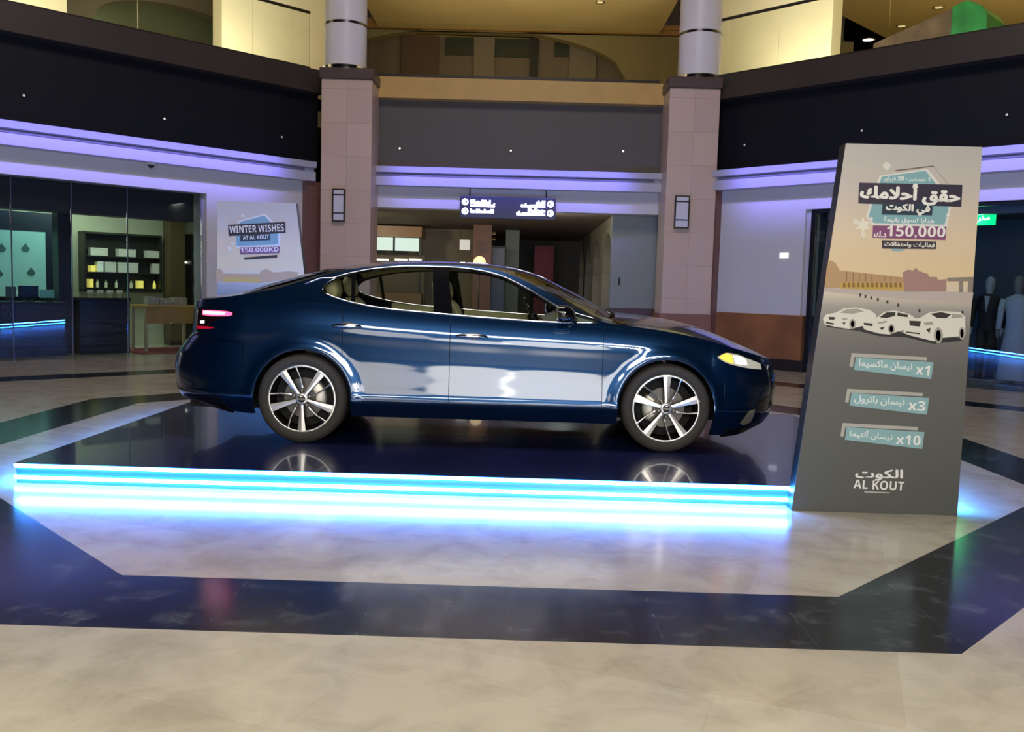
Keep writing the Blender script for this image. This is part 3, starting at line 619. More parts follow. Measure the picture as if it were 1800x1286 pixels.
# ------------------------------------------------------------------ right shop behind glass
fr = MB().box((-1.88, 0.12, 0), (-1.80, 0.2, Z_SO)).box((-1.88, 0.12, Z_SO-0.07), (6, 0.2, Z_SO)); struct(fr, 'trim_24', M_black, 'R')
for i, (a, b) in enumerate([(-1.80, -0.5), (-0.48, 0.75), (0.77, 2.2), (2.22, 4.5)]):
    struct(MB().box((a, 0.15, 0.0), (b, 0.165, Z_SO-0.07)), 'window_%d' % (i+6), M_glass, 'R')
struct(MB().box((-4, 0.5, 2.9), (6, 4.3, 3.0)), 'ceiling_shop_right', mat('shop_ceiling', lin(60, 66, 72), 0.6), 'R')
struct(MB().box((-4, 4.0, 0), (6, 4.3, 2.9)).box((-2.0, 0.5, 0), (-1.9, 4, 2.9)), 'wall_shop_right', mat('shop_blue_grey', lin(70, 84, 96), 0.6), 'R')
struct(MB().box((-1.8, 0.55, 2.72), (6, 0.75, 2.9)), 'trim_25', mat('shop_header', lin(96, 104, 128), 0.5), 'R')
u, z = on_wall('R', 1724, 386, 0.95)
o = wthing('R', u, 0.95, z, 'exit_sign', 'glowing green exit sign hanging in the right shop beside the banner', 'exit sign')
MB().box((-0.22, -0.03, -0.09), (0.22, 0.03, 0.09)).build('sign_box', mat('green_lit', lin(10, 120, 60), 0.4, emit=(0.0, 0.9, 0.25), strength=1.6), o, bevel=0.006)
t = text_mb(shape_ar('مخرج'), 0.11, 0.02); t.build('lettering', mat('pale_green_lit', (0.9, 1, 0.9), 0.4, emit=(0.75, 1, 0.8), strength=5), o).location = (0.02, -0.034, 0)
for s in (-0.15, 0.15): MB().tube([(s, 0, 0.09), (s, 0, 2.9-z)], 0.006, 6).build('hanging_rod', M_black, o)
lg = bpy.data.lights.new('exit_glow', 'POINT'); lg.energy = 3.0; lg.color = (0.1, 1.0, 0.35); lg.shadow_soft_size = 0.08; lo = bpy.data.objects.new('exit_glow', lg); COL.objects.link(lo); lo.location = wp('R', u, 0.85, z-0.02)

def mannequin(px, off, label, m_cloth, m_skin, robe=False):
    u, z = on_wall('R', px, 500, off); o = wthing('R', u, off, 0, 'mannequin', label, 'mannequin')
    bm = MB().box((-0.2, -0.18, 0), (0.2, 0.18, 0.03)); bm.build('stand_base', M_chrome, o, bevel=0.01)
    def loft(prof, m, name, seg=20):
        rows = [[(cx+rx*math.cos(2*PI*k/seg), cy+ry*math.sin(2*PI*k/seg), zz) for k in range(seg+1)] for zz, rx, ry, cx, cy in prof]
        MB().grid(rows).build(name, m, o, smooth=True)
    hd = [(1.46, 0.05, 0.055, 0, 0), (1.52, 0.055, 0.065, 0, -0.01), (1.57, 0.068, 0.085, 0, -0.015), (1.64, 0.078, 0.098, 0, -0.01), (1.71, 0.07, 0.088, 0, 0), (1.755, 0.045, 0.055, 0, 0), (1.775, 0.002, 0.002, 0, 0)]
    loft(hd, m_skin, 'head')
    loft([(0.86, 0.165, 0.115, 0, 0), (1.02, 0.15, 0.105, 0, 0), (1.2, 0.17, 0.115, 0, 0), (1.34, 0.2, 0.11, 0, 0), (1.42, 0.17, 0.09, 0, 0), (1.46, 0.075, 0.07, 0, 0), (1.475, 0.06, 0.06, 0, 0)], m_cloth, 'jacket' if not robe else 'robe_top')
    if robe: loft([(0.1, 0.24, 0.2, 0, 0), (0.5, 0.21, 0.16, 0, 0), (0.87, 0.165, 0.118, 0, 0)], m_cloth, 'robe_skirt')
    else:
        for s in (-1, 1): loft([(0.03, 0.055, 0.08, s*0.09, -0.01), (0.08, 0.06, 0.07, s*0.09, 0), (0.45, 0.075, 0.08, s*0.09, 0), (0.88, 0.088, 0.11, s*0.08, 0)], m_cloth, 'trouser_leg')
    if robe: MB().tube([(0, 0, 0.03), (0, 0, 0.3)], 0.03, 10).build('pole', M_chrome, o, smooth=True)
    for s in (-1, 1):
        MB().tube([(s*0.2, 0, 1.39), (s*0.235, 0.0, 1.25), (s*0.25, 0.0, 1.1), (s*0.25, -0.05, 0.9)], [0.055, 0.056, 0.05, 0.042], 12).build('sleeve', m_cloth, o, smooth=True)
        MB().tube([(s*0.25, -0.05, 0.9), (s*0.25, -0.07, 0.84), (s*0.245, -0.08, 0.76)], [0.028, 0.035, 0.015], 10).build('hand', m_skin, o, smooth=True)
    if not robe: MB().prism([(-0.045, 1.44), (0.045, 1.44), (0.0, 1.15)], 'y', -0.118, -0.1).build('shirt_front', mat('grey_shirt', lin(150, 160, 170), 0.6), o)
mannequin(1741, 1.9, 'mannequin in a dark suit behind the right shop glass', mat('dark_suit', lin(16, 18, 22), 0.7), mat('mannequin_skin', lin(170, 172, 176), 0.5))
mannequin(1792, 1.1, 'mannequin in a pale robe behind the right shop glass', mat('pale_robe', lin(170, 182, 196), 0.7), mat('mannequin_skin2', lin(120, 122, 126), 0.5), True)

# ------------------------------------------------------------------ corridor beyond the back opening
struct(MB().box((-7, 0.6, 3.05), (2.9, 20, 3.3)), 'ceiling_corridor', mat('corridor_ceiling', lin(112, 100, 86), 0.7), 'B')
aw = MB()
# right corridor wall with arched shop fronts, running away from the hall
for y0, y1 in ((2.2, 5.2), (5.2, 8.2), (8.2, 11.2), (11.2, 14.2)):
    n = 16; c0, c1 = y0+0.4, y1-0.4; zs_, za = 1.75, 2.7
    aw.box((2.2, y0, 0), (2.5, c0, 3.05)); aw.box((2.2, c1, 0), (2.5, y1, 3.05))
    top = [(c0+(c1-c0)*i/n, zs_+(za-zs_)*math.sqrt(max(0, 1-(2*i/n-1)**2))) for i in range(n+1)]
    aw.prism([(c0, 3.05)]+top+[(c1, 3.05)], 'x', 2.2, 2.5)
struct(aw, 'wall_corridor_right', mat('corridor_stone', lin(140, 136, 118), 0.5, noise=(2, 0.15)), 'B')
struct(MB().box((3.4, 1.0, 0), (3.6, 20, 3.05)), 'wall_corridor_shops', mat('corridor_dark', lin(34, 38, 34), 0.5), 'B')
struct(MB().box((-1.4, 14.2, 0), (3.4, 14.5, 3.05)), 'wall_corridor_end', mat('corridor_end', lin(58, 54, 46), 0.6), 'B')
struct(MB().box((-7.2, 0.6, 0), (-7.0, 20, 3.05)).box((-7, 19.8, 0), (2, 20, 3.05)), 'wall_corridor_left', mat('corridor_left', lin(70, 64, 54), 0.6), 'B')
wc = MB().box((1.98, 0.55, 1.0), (2.97, 0.7, Z_SO+0.17)).box((1.98, 0.54, 0), (2.97, 0.71, 1.0), 1); struct(wc, 'wall_corridor_panel', [mat('grey_green_panel', lin(140, 146, 138), 0.4), mat('red_brown_base', lin(84, 48, 42), 0.4)], 'B')
u, z = on_wall('B', 1089, 494, 0.5); o = wthing('B', u, 0.55, z, 'door_pull', 'small dark handle on the grey green panel inside the corridor opening', 'handle')
MB().box((-0.02, -0.012, -0.08), (0.02, 0, 0.08)).build('back_plate', M_black, o, bevel=0.003); MB().tube([(0, -0.01, 0.05), (0, -0.05, 0.05), (0, -0.05, -0.05), (0, -0.01, -0.05)], 0.01, 8).build('grip', M_black, o, smooth=True)
struct(MB().box((-7, 9.4, 0), (-1.3, 9.6, 3.05)), 'wall_corridor_side', mat('corridor_brown', lin(122, 108, 84), 0.6, noise=(1.5, 0.15)), 'B')
# food kiosk at the left of the corridor
KO = 8.0
a, b, c_, d = rect('B', 600, 408, 742, 445, KO)
o = wthing('B', (a+b)/2, KO, 0, 'food_kiosk', 'brown food kiosk with lit teal white menu panels at the left of the corridor', 'kiosk'); hw = (b-a)/2
MB().box((-hw, 0, 0), (hw, 0.5, 1.1)).build('counter', mat('kiosk_counter', lin(120, 92, 60), 0.5), o)
MB().box((-hw, 0.9, 0), (hw, 1.0, c_)).build('rear_panel', mat('kiosk_rear', lin(96, 80, 56), 0.5), o)
zb0 = on_wall('B', 690, 440, KO)[1]; zb1 = on_wall('B', 690, 416, KO)[1]
MB().box((-hw, -0.15, zb1), (hw, 0.9, zb1+0.3)).build('canopy', mat('kiosk_canopy', lin(150, 112, 66), 0.4), o)
for s in (-hw+0.03, hw-0.09): MB().box((s, 0.0, 1.1), (s+0.06, 0.06, zb1)).build('post', M_dk, o)
M_menu = mat('menu_lit', lin(190, 210, 200), 0.5, emit=lin(200, 225, 215), strength=0.75)
e = [(632, 657), (660, 690), (694, 738)]
for x0, x1 in e:
    ua, ub = on_wall('B', x0, 428, KO)[0]-(a+b)/2, on_wall('B', x1, 428, KO)[0]-(a+b)/2
    MB().box((ua, 0.05, zb0), (ub, 0.1, zb1-0.02)).build('menu_panel', M_menu, o)
for px in (640, 672, 705, 730):
    uu = on_wall('B', px, 455, KO)[0]-(a+b)/2; zz = on_wall('B', px, 456, KO)[1]
    MB().box((uu-0.18, -0.02, zz-0.03), (uu+0.18, 0.0, zz+0.02)).build('light_strip', mat('warm_strip', (1, 0.9, 0.7), 0.4, emit=(1, 0.9, 0.7), strength=1.6), o)
M_trough = mat('ceiling_trough', lin(190, 150, 100), 0.5, emit=(1.0, 0.7, 0.38), strength=0.22)
for i, (x0, y0, x1, y1, off) in enumerate(((634, 401, 690, 404, 4), (700, 404, 742, 407, 5), (738, 412, 775, 414, 6.5), (820, 409, 872, 412, 6), (838, 418, 872, 421, 7.5))):
    p = on_z((x0+x1)/2, (y0+y1)/2, 3.0); ua, ub = on_wall('B', x0, y0, p.y-17.8)[0], on_wall('B', x1, y1, p.y-17.8)[0]
    o = wthing('B', (ua+ub)/2, p.y-17.8, 3.05, 'ceiling_light_trough', ['warm ceiling trough nearest the left column in the corridor', 'short warm ceiling trough above the kiosk panels', 'farther warm ceiling trough right of the kiosk', 'warm ceiling trough just below the hanging sign', 'farthest warm ceiling trough below the hanging sign'][i], 'ceiling light', 'warm troughs on the corridor ceiling')
    w = (ub-ua)/2; MB().box((-w, -0.12, -0.06), (w, 0.12, 0)).build('housing', mat('trough_wood', lin(150, 112, 70), 0.5), o); MB().box((-w+0.02, -0.1, -0.065), (w-0.02, 0.1, -0.06)).build('diffuser', M_trough, o)
def cbox(px0, px1, ztop_py, off, dep, name, label, cat, m, ztop=None, z0=0.0):
    a, b, _, d = rect('B', px0, ztop_py, px1, ztop_py+10, off); d = ztop if ztop else on_wall('B', (px0+px1)/2, ztop_py, off)[1]
    q = wthing('B', (a+b)/2, off, z0, name, label, cat); hw = (b-a)/2
    return q, hw, d-z0
q, hw, h = cbox(832, 864, 424, 7.0, 0.4, 'corridor_pillar', 'brown wooden pillar in the corridor below the hanging sign', 'pillar', None, 3.05)
MB().box((-hw, 0, 0), (hw, 0.4, h-0.001)).build('shaft', mat('brown_wood', lin(110, 66, 38), 0.45, noise=(4, 0.15)), q); MB().box((-hw-0.02, -0.02, 0), (hw+0.02, 0.42, 0.12)).build('plinth', M_skirt, q)
q, hw, h = cbox(889, 913, 420, 9.0, 0.4, 'corridor_pillar', 'pale grey green pillar in the corridor left of the red display', 'pillar', None, 3.05)
MB().box((-hw, 0, 0), (hw, 0.4, h-0.001)).build('shaft', mat('pale_pillar', lin(110, 118, 100), 0.5), q); MB().box((-hw-0.02, -0.02, 0), (hw+0.02, 0.42, 0.12)).build('plinth', M_skirt, q)
q, hw, h = cbox(862, 889, 432, 8.0, 0.6, 'opening_box', 'box standing in for the tall dark cabinet between the brown and pale corridor pillars', 'void', None)  # dark box added in place of a dark opening
MB().box((-hw, 0, 0), (hw, 0.5, h)).build('opening_block', mat('opening_dark', lin(30, 27, 22), 0.5), q); MB().box((-hw+0.03, -0.015, 0.1), (hw-0.03, 0, h-0.06)).build('door', M_black, q)
q, hw, h = cbox(940, 974, 432, 10.5, 0.2, 'roll_up_banner', 'dim red display banner in the dark corridor', 'banner', None)
MB().box((-hw, -0.01, 0.06), (hw, 0.01, h)).build('banner_sheet', mat('dim_red', lin(128, 38, 44), 0.6, noise=(2, 0.3)), q); MB().box((-hw-0.02, -0.08, 0), (hw+0.02, 0.08, 0.06)).build('base', M_black, q)
a, b, c_, d = rect('B', 808, 421, 826, 439, 6.6)
q = wthing('B', (a+b)/2, 6.6, d, 'hanging_notice', 'small white notice hanging left of the brown corridor pillar', 'notice'); MB().box((-(b-a)/2, -0.01, c_-d), ((b-a)/2, 0.01, 0)).build('board', mat('white_notice', lin(220, 220, 210), 0.5, emit=(1, 1, 0.95), strength=0.25), q)
for s in (-0.12, 0.12): MB().tube([(s, 0, 0), (s, 0, 3.05-d)], 0.006, 6).build('hanging_wire', M_black, q)
p = on_wall('B', 843, 459, 2.2)
q = wthing('B', p[0], 2.2, 0, 'floor_lamp', 'lamp with a glowing cream dome shade just above the car roof', 'floor lamp'); zt = on_wall('B', 843, 450, 2.2)[1]
MB().lathe([(0.001, 0), (0.16, 0), (0.15, 0.025), (0.02, 0.04), (0.001, 0.04)], seg=24).build('base', M_black, q, auto=40); MB().tube([(0, 0, 0.03), (0, 0, zt-0.14)], 0.014, 10).build('pole', M_black, q, smooth=True)
MB().lathe([(0.14, zt-0.16), (0.135, zt-0.1), (0.105, zt-0.04), (0.05, zt-0.006), (0.001, zt)], seg=24).build('lamp_shade', mat('cream_shade', lin(240, 210, 150), 0.5, emit=(1.0, 0.78, 0.42), strength=0.8), q, smooth=True)

# ------------------------------------------------------------------ display platform with blue light strips
PX0, PX1, PY0, PY1, PZ = -3.27, 2.85, 5.69, 9.2, 0.13
pl = thing('display_platform', 'low glossy navy display platform edged with blue light strips under the car', 'platform', ((PX0+PX1)/2, (PY0+PY1)/2, 0))
hx, hy = (PX1-PX0)/2, (PY1-PY0)/2
M_plat = mat('glossy_navy_black', lin(30, 38, 82), 0.2, coat=0.4, noise=(1.5, 0.25))
MB().box((-hx+0.02, -hy+0.02, 0), (hx-0.02, hy-0.02, PZ-0.016)).build('skirt', mat('acrylic_skirt', lin(60, 80, 120), 0.25, coat=0.5), pl)
MB().box((-hx, -hy+0.021, PZ-0.003), (hx, hy, PZ)).build('deck', M_plat, pl, bevel=0.001)
M_led = mat('blue_light_strip', (0.6, 0.9, 1.0), 0.4, emit=(0.03, 0.31, 1.0), strength=130)
for zz in (0.106, 0.03):
    for s in (-1, 1):
        MB().box((-hx+0.02, s*(hy-0.012)-0.008, zz), (hx-0.02, s*(hy-0.012)+0.008, zz+0.020)).build('light_strip', M_led, pl)
        MB().box((s*(hx-0.012)-0.008, -hy+0.02, zz), (s*(hx-0.012)+0.008, hy-0.02, zz+0.020)).build('light_strip', M_led, pl)

# the strips throw their light outwards onto the floor
pc = Vector(((PX0+PX1)/2, (PY0+PY1)/2, 0.11))
for dx, dy, ln in ((0, -1, 2*hx), (0, 1, 2*hx), (-1, 0, 2*hy), (1, 0, 2*hy)):
    q_ = pc+Vector((dx*(hx+0.004), dy*(hy+0.004), 0)); a_ = area('strip_glow', q_, q_+Vector((dx, dy, -0.35)), 34*ln/6, (0.10, 0.11, 1.0), ln-0.1, 0.02)
    zz = -Vector((dx, dy, -0.35)).normalized(); xx = Vector((-dy, dx, 0)); yy = zz.cross(xx)
    a_.matrix_world = Matrix(((xx.x, yy.x, zz.x, q_.x), (xx.y, yy.y, zz.y, q_.y), (xx.z, yy.z, zz.z, q_.z), (0, 0, 0, 1)))

# ------------------------------------------------------------------ printed standees
def ramp_mat(name, stops, axis_len, rough=0.35, side=None):
    m = bpy.data.materials.new(name); m.use_nodes = True; nt = m.node_tree; b = nt.nodes['Principled BSDF']
    tc = nt.nodes.new('ShaderNodeTexCoord'); sp = nt.nodes.new('ShaderNodeSeparateXYZ'); dv = nt.nodes.new('ShaderNodeMath'); dv.operation = 'DIVIDE'; dv.inputs[1].default_value = axis_len
    rp = nt.nodes.new('ShaderNodeValToRGB'); nt.links.new(tc.outputs['Object'], sp.inputs[0]); nt.links.new(sp.outputs[2], dv.inputs[0]); nt.links.new(dv.outputs[0], rp.inputs[0])
    els = rp.color_ramp.elements
    while len(els) < len(stops): els.new(0.5)
    for e, (p, c) in zip(els, stops): e.position = p; e.color = (*lin(*c), 1)
    nt.links.new(rp.outputs[0], b.inputs['Base Color']); b.inputs['Roughness'].default_value = rough
    return m
SY = 5.575
STOPS = [(0.0, (92, 94, 92)), (0.25, (104, 106, 104)), (0.40, (112, 112, 112)), (0.50, (132, 130, 128)), (0.565, (176, 170, 168)), (0.60, (226, 214, 200)), (0.66, (240, 216, 176)), (0.76, (236, 216, 190)), (0.88, (214, 206, 202)), (1.0, (200, 198, 198))]
def standee(loc, rz, pts, thick, label):
    o = thing('advertising_standee', label, 'standee', loc, rz)
    MB().prism(pts, 'y', 0.004, thick).build('body', mat('standee_black', lin(22, 22, 24), 0.4), o, bevel=0.004)
    MB().prism(pts, 'y', 0.0, 0.004).build('printed_face', ramp_mat('banner_print', STOPS, 2.3), o)
    return o
fp = lambda px, py: on_y(px, py, SY)
c0 = fp(1391, 897); c1 = fp(1683, 901); c2 = fp(1727, 258); c3 = fp(1487, 252)
BX, zt = (c0.x+c1.x)/2, (c2.z+c3.z)/2
pts = [(c0.x-BX, 0.0), (c1.x-BX, 0.0), (c2.x-BX, zt), (c3.x-BX, zt)]
st = standee((BX, SY, 0.0), 0, pts, 0.11, 'tall tapering prize banner standing on the floor at the right of the platform')
lay = [0]
def P2(px, py): q = fp(px, py); return (q.x-BX, q.z)
PM = {}
def pm(c, rough=0.4):
    if c not in PM: PM[c] = mat('print_%d_%d_%d' % c, lin(*c), rough)
    return PM[c]
def decal(name, polys, layer):
    mb = MB(); mats = []
    for pp, c in polys:
        if pm(c) not in mats: mats.append(pm(c))
        mb.prism([P2(*p) for p in pp], 'y', -0.0012*layer, -0.0012*(layer-1)-0.0001, mats.index(pm(c)))
    return mb.build(name, mats, st, merge=False)
def dtext(name, s, px0, py0, px1, py1, layer, c=(250, 250, 250), bold=0.02, slant=0.0, hpx=None):
    # lettering fitted into the slanted box whose mid-left and mid-right points are given
    a, b = P2(px0, py0), P2(px1, py1); wdt = math.hypot(b[0]-a[0], b[1]-a[1]); h = hpx/1570*SY*1.02
    mb = text_mb(s, h, bold, wdt)
    ang = math.atan2(b[1]-a[1], b[0]-a[0])
    o = mb.build(name, pm(c), st, merge=False); o.location = ((a[0]+b[0])/2, -0.0012*layer-0.0006, (a[1]+b[1])/2); o.rotation_euler = (0, -ang, 0); return o
def sc8(pts): return [(1490+x/6.768, 270+y/6.768) for x, y in pts]
decal('emblem_outline', [(sc8([(380, 262), (950, 180), (1085, 345), (1230, 640), (1180, 870), (290, 850), (220, 750), (265, 590)]), (238, 238, 238)), (sc8([(560, 195), (1020, 140), (1030, 152), (575, 210)]), (120, 110, 112)), (sc8([(1010, 150), (1030, 152), (1195, 350), (1180, 355)]), (190, 185, 185))], 1)
decal('emblem', [(sc8([(405, 275), (925, 203), (1050, 360), (1200, 640), (1150, 845), (310, 825), (248, 750), (290, 600)]), (140, 188, 200)), (sc8([(520, 1130), (690, 1135), (640, 1160), (530, 1160)]), (160, 195, 210))], 2)
dtext('date_text', shape_ar('1 ديسمبر - 28 فبراير'), 1553, 314, 1634, 316, 3, (238, 248, 250), 0.02, hpx=9)
decal('headline_panel', [(sc8([(135, 345), (1362, 372), (1350, 632), (125, 592)]), (58, 52, 74))], 3)
dtext('headline_text', shape_ar('حقق أحلامك'), 1513, 337, 1686, 345, 4, (252, 252, 250), 0.05, hpx=33)
decal('subtitle_panel', [(sc8([(415, 585), (1010, 600), (1000, 735), (400, 725)]), (48, 62, 84))], 4)
dtext('subtitle_text', shape_ar('في الكوت'), 1557, 366, 1633, 370, 5, (252, 252, 250), 0.05, hpx=17)
dtext('offer_text', shape_ar('هدايا تسوق بقيمة'), 1553, 386, 1641, 389, 4, (244, 250, 252), 0.03, hpx=10)
decal('price_panel', [(sc8([(300, 855), (1172, 868), (1160, 1025), (295, 1000)]), (142, 84, 132))], 3)
dtext('price_text', '150,000', 1558, 407, 1661, 409, 4, (252, 246, 250), 0.045, hpx=21)
dtext('currency_text', shape_ar('د.ك'), 1536, 411, 1557, 412, 4, (252, 240, 250), 0.04, hpx=10)
decal('footer_panel', [(sc8([(405, 1028), (1050, 1045), (1045, 1135), (410, 1128)]), (64, 58, 70))], 3)
dtext('footer_text', shape_ar('فعاليات واحتفالات'), 1554, 429, 1642, 432, 4, (245, 240, 240), 0.03, hpx=9)
fl = []
def star(cx, cy, r, c, n=6, ri=0.4):
    return ([(cx+r*(1 if k % 2 == 0 else ri)*math.sin(PI*k/n), cy-r*(1 if k % 2 == 0 else ri)*math.cos(PI*k/n)) for k in range(2*n)], c)
for i_, s_ in enumerate([star(1558, 292, 8, (236, 234, 230), 8, 0.8), star(1516, 396, 17, (246, 240, 226), 6, 0.42), star(1503, 390, 8, (244, 238, 228), 6, 0.5), star(1516, 413, 8, (244, 238, 222), 6, 0.5), star(1530, 385, 5, (246, 246, 244), 6, 0.5), star(1665, 378, 6, (246, 246, 244), 6, 0.4)]): decal('snowflake_print', [s_], 4+i_)
# printed skyline: long building, towers, jetty, water
def sk(pts): return [(1380+x/3.898, 230+y/3.898) for x, y in pts]
A1, A2, A3, A4, A5 = (196, 160, 122), (206, 172, 96), (176, 142, 138), (150, 140, 130), (200, 188, 186)
sky = [(sk([(285, 930), (310, 885), (345, 905), (375, 955), (375, 1075), (270, 1075)]), A1),
       (sk([(375, 955), (810, 1003), (815, 1095), (375, 1075)]), A1),
       (sk([(805, 970), (840, 950), (880, 955), (895, 935), (915, 958), (980, 980), (985, 1000), (1040, 1000), (1045, 1020), (1105, 1015), (1105, 1100), (820, 1100)]), A3),
       (sk([(1110, 1005), (1290, 1000), (1290, 1030), (1110, 1030)]), A4),
       (sk([(1190, 1030), (1220, 1030), (1220, 1105), (1190, 1105)]), A4), (sk([(1255, 1030), (1290, 1030), (1285, 1105), (1250, 1105)]), A4),
       (sk([(270, 1075), (815, 1097), (1290, 1105), (1280, 1180), (800, 1150), (262, 1100)]), A5)]
decal('skyline_print', sky, 1)
decal('arcade_print', [(sk([(375, 1035), (815, 1050), (815, 1095), (375, 1080)]), A2)], 2)
win = []
for i in range(13):
    x = 395+i*32; win.append((sk([(x, 1045), (x+9, 1036), (x+18, 1046), (x+18, 1072), (x, 1070)]), (150, 116, 62)))
for i in range(9): win.append((sk([(420+i*43, 965+i*4.6), (424+i*43, 965+i*4.6), (424+i*43, 1030), (420+i*43, 1030)]), (150, 116, 84)))
decal('window_print', win, 3)
for x, y in ((515, 1120), (550, 1130), (590, 1140), (635, 1152), (700, 1168), (775, 1190), (920, 1228), (1215, 1240)): decal('bollard_print', [(sk([(x-6, y-8), (x+6, y-8), (x+7, y+14), (x-7, y+14)]), (70, 66, 66))], 2)
# printed cars
def ck(pts): return [(1380+x/3.384, 530+y/3.384) for x, y in pts]
Wt, Gy, Dk = (238, 236, 228), (176, 174, 166), (60, 58, 56)
def ell(cx, cy, rx, ry, c, n=18): return ([(cx+rx*math.cos(2*PI*k/n), cy+ry*math.sin(2*PI*k/n)) for k in range(n)], c)
def ce(cx, cy, rx, ry, c): p, c = ell(cx, cy, rx, ry, c); return (ck(p), c)
decal('printed_car_shadow', [(ck([(240, 130), (560, 150), (720, 190), (1060, 215), (1050, 232), (880, 250), (720, 212), (560, 205), (440, 175), (250, 150)]), (56, 56, 58))], 1)
decal('printed_sedan', [(ck([(225, 100), (245, 75), (300, 65), (350, 40), (420, 34), (500, 48), (540, 75), (540, 120), (440, 150), (380, 162), (300, 150), (235, 135)]), Wt)], 2)
decal('printed_sedan_detail', [(ck([(325, 66), (362, 45), (430, 42), (470, 58), (400, 72)]), Gy), (ck([(258, 90), (298, 92), (290, 108), (262, 106)]), Dk), (ck([(240, 118), (290, 128), (288, 138), (245, 130)]), Dk), ce(400, 132, 20, 30, Gy), ce(400, 132, 11, 19, Dk), (ck([(335, 100), (362, 96), (372, 104), (345, 110)]), Gy), (ck([(338, 124), (358, 122), (352, 138)]), Dk)], 3)
decal('printed_saloon', [(ck([(455, 135), (475, 110), (545, 92), (590, 60), (650, 52), (735, 72), (770, 95), (770, 150), (660, 180), (620, 195), (560, 190), (470, 165)]), Wt)], 4)
decal('printed_saloon_detail', [(ck([(560, 92), (600, 64), (655, 62), (652, 84), (600, 98)]), Dk), (ck([(668, 64), (730, 78), (725, 92), (665, 84)]), Dk), (ck([(465, 124), (520, 130), (515, 146), (470, 140)]), Dk), ce(630, 162, 20, 30, Gy), ce(630, 162, 11, 20, Dk), (ck([(545, 124), (600, 112), (606, 122), (560, 132)]), Gy), (ck([(560, 155), (590, 150), (575, 170)]), Dk)], 5)
decal('printed_offroad_car', [(ck([(705, 160), (720, 105), (800, 96), (850, 66), (920, 55), (1040, 62), (1068, 90), (1070, 200), (1040, 205), (930, 215), (880, 235), (740, 200), (700, 185)]), Wt)], 6)
decal('printed_offroad_detail', [(ck([(862, 72), (925, 62), (985, 75), (955, 98), (900, 96)]), Dk), (ck([(990, 72), (1045, 76), (1055, 92), (985, 100)]), Gy), (ck([(735, 112), (805, 116), (798, 148), (738, 142)]), Dk), ce(908, 200, 27, 48, Gy), ce(908, 200, 15, 33, Dk), ce(1048, 188, 18, 38, Gy), ce(1048, 188, 10, 26, Dk), (ck([(820, 124), (870, 118), (880, 136), (830, 140)]), Gy), (ck([(835, 165), (862, 155), (856, 188)]), Dk), (ck([(715, 176), (800, 186), (798, 194), (718, 184)]), Dk)], 7)
# three tilted prize tags
def tag3(dx, dy, num, word, xsplit):
    q = lambda pts: [(1380+(x+dx)/3.384, 530+(y+dy)/3.384) for x, y in pts]
    decal('tag_bracket', [(q([(395, 305), (845, 330), (842, 350), (412, 328), (402, 388), (382, 384)]), (190, 188, 184))], 2)
    decal('tag_panel', [(q([(420, 330), (882, 360), (868, 460), (408, 405)]), (150, 192, 200))], 3)
    A_, B_ = q([(xsplit, 402), (858, 410)]); dtext('tag_number', num, *A_, *B_, 4, (250, 252, 252), 0.05, hpx=17)
    A_, B_ = q([(438, 366), (xsplit-22, 390)]); dtext('tag_word', shape_ar(word), *A_, *B_, 4, (235, 246, 248), 0.03, hpx=15)
tag3(0, 0, 'x1', 'نيسان ماكسيما', 775); tag3(-26, 212, 'x3', 'نيسان باترول', 756); tag3(-54, 415, 'x10', 'نيسان ألتيما', 712)
# mall logo
dtext('logo_arabic_text', shape_ar('الكوت'), 1504, 834, 1586, 835, 2, (248, 248, 246), 0.03, hpx=19)
dtext('logo_text', 'AL KOUT', 1500, 850, 1589, 854, 2, (248, 248, 246), 0.02, hpx=16)
decal('logo_rule', [([(1519, 863), (1564, 865), (1564, 867), (1519, 865)], (200, 200, 198))], 2)

# second standee at the back left corner of the platform, mirrored outline
S2Y = 10.3; f2 = lambda px, py: on_y(px, py, S2Y)
l_, r_ = f2(382, 352), f2(520, 358); rr = f2(537, 500); zt2 = (l_.z+r_.z)/2; slope = (rr.x-r_.x)/(rr.z-r_.z)
bx2 = l_.x+0.5
pts = [(l_.x-bx2, 0), (r_.x-slope*r_.z-bx2, 0), (r_.x-bx2, zt2), (l_.x-bx2, zt2)]
st = standee((bx2, S2Y, 0), 0, pts, 0.11, 'tall prize banner standing behind the rear of the car by the left wall')
def P2(px, py): q = f2(px, py); return (q.x-bx2, q.z)
def dtext2(name, s, px0, py0, px1, py1, layer, c, bold, hpx):
    a, b = P2(px0, py0), P2(px1, py1); wdt = math.hypot(b[0]-a[0], b[1]-a[1]); h = hpx/1570*S2Y*1.02
    mb = text_mb(s, h, bold, wdt); o = mb.build(name, pm(c), st, merge=False); o.location = ((a[0]+b[0])/2, -0.0012*layer-0.0006, (a[1]+b[1])/2); o.rotation_euler = (0, -math.atan2(b[1]-a[1], b[0]-a[0]), 0)
def s2(pts): return [(x/2.923, 200+y/2.923) for x, y in pts]
decal('emblem_outline', [(s2([(1222, 550), (1362, 513), (1440, 590), (1440, 680), (1210, 690)]), (236, 236, 238))], 1)
decal('emblem', [(s2([(1232, 556), (1358, 522), (1430, 600), (1430, 670), (1215, 680), (1215, 600)]), (140, 180, 200))], 2)
decal('headline_panel', [(s2([(1172, 570), (1466, 555), (1468, 612), (1175, 628)]), (62, 54, 66))], 3)
dtext2('headline_text', 'WINTER WISHES', 403.5, 403.5, 499, 400, 4, (250, 250, 250), 0.045, 12)
decal('subtitle_panel', [(s2([(1235, 626), (1388, 618), (1388, 648), (1235, 655)]), (52, 66, 86))], 4)
dtext2('subtitle_text', 'AT AL KOUT', 427, 418, 473, 416, 5, (248, 248, 248), 0.04, 6.5)
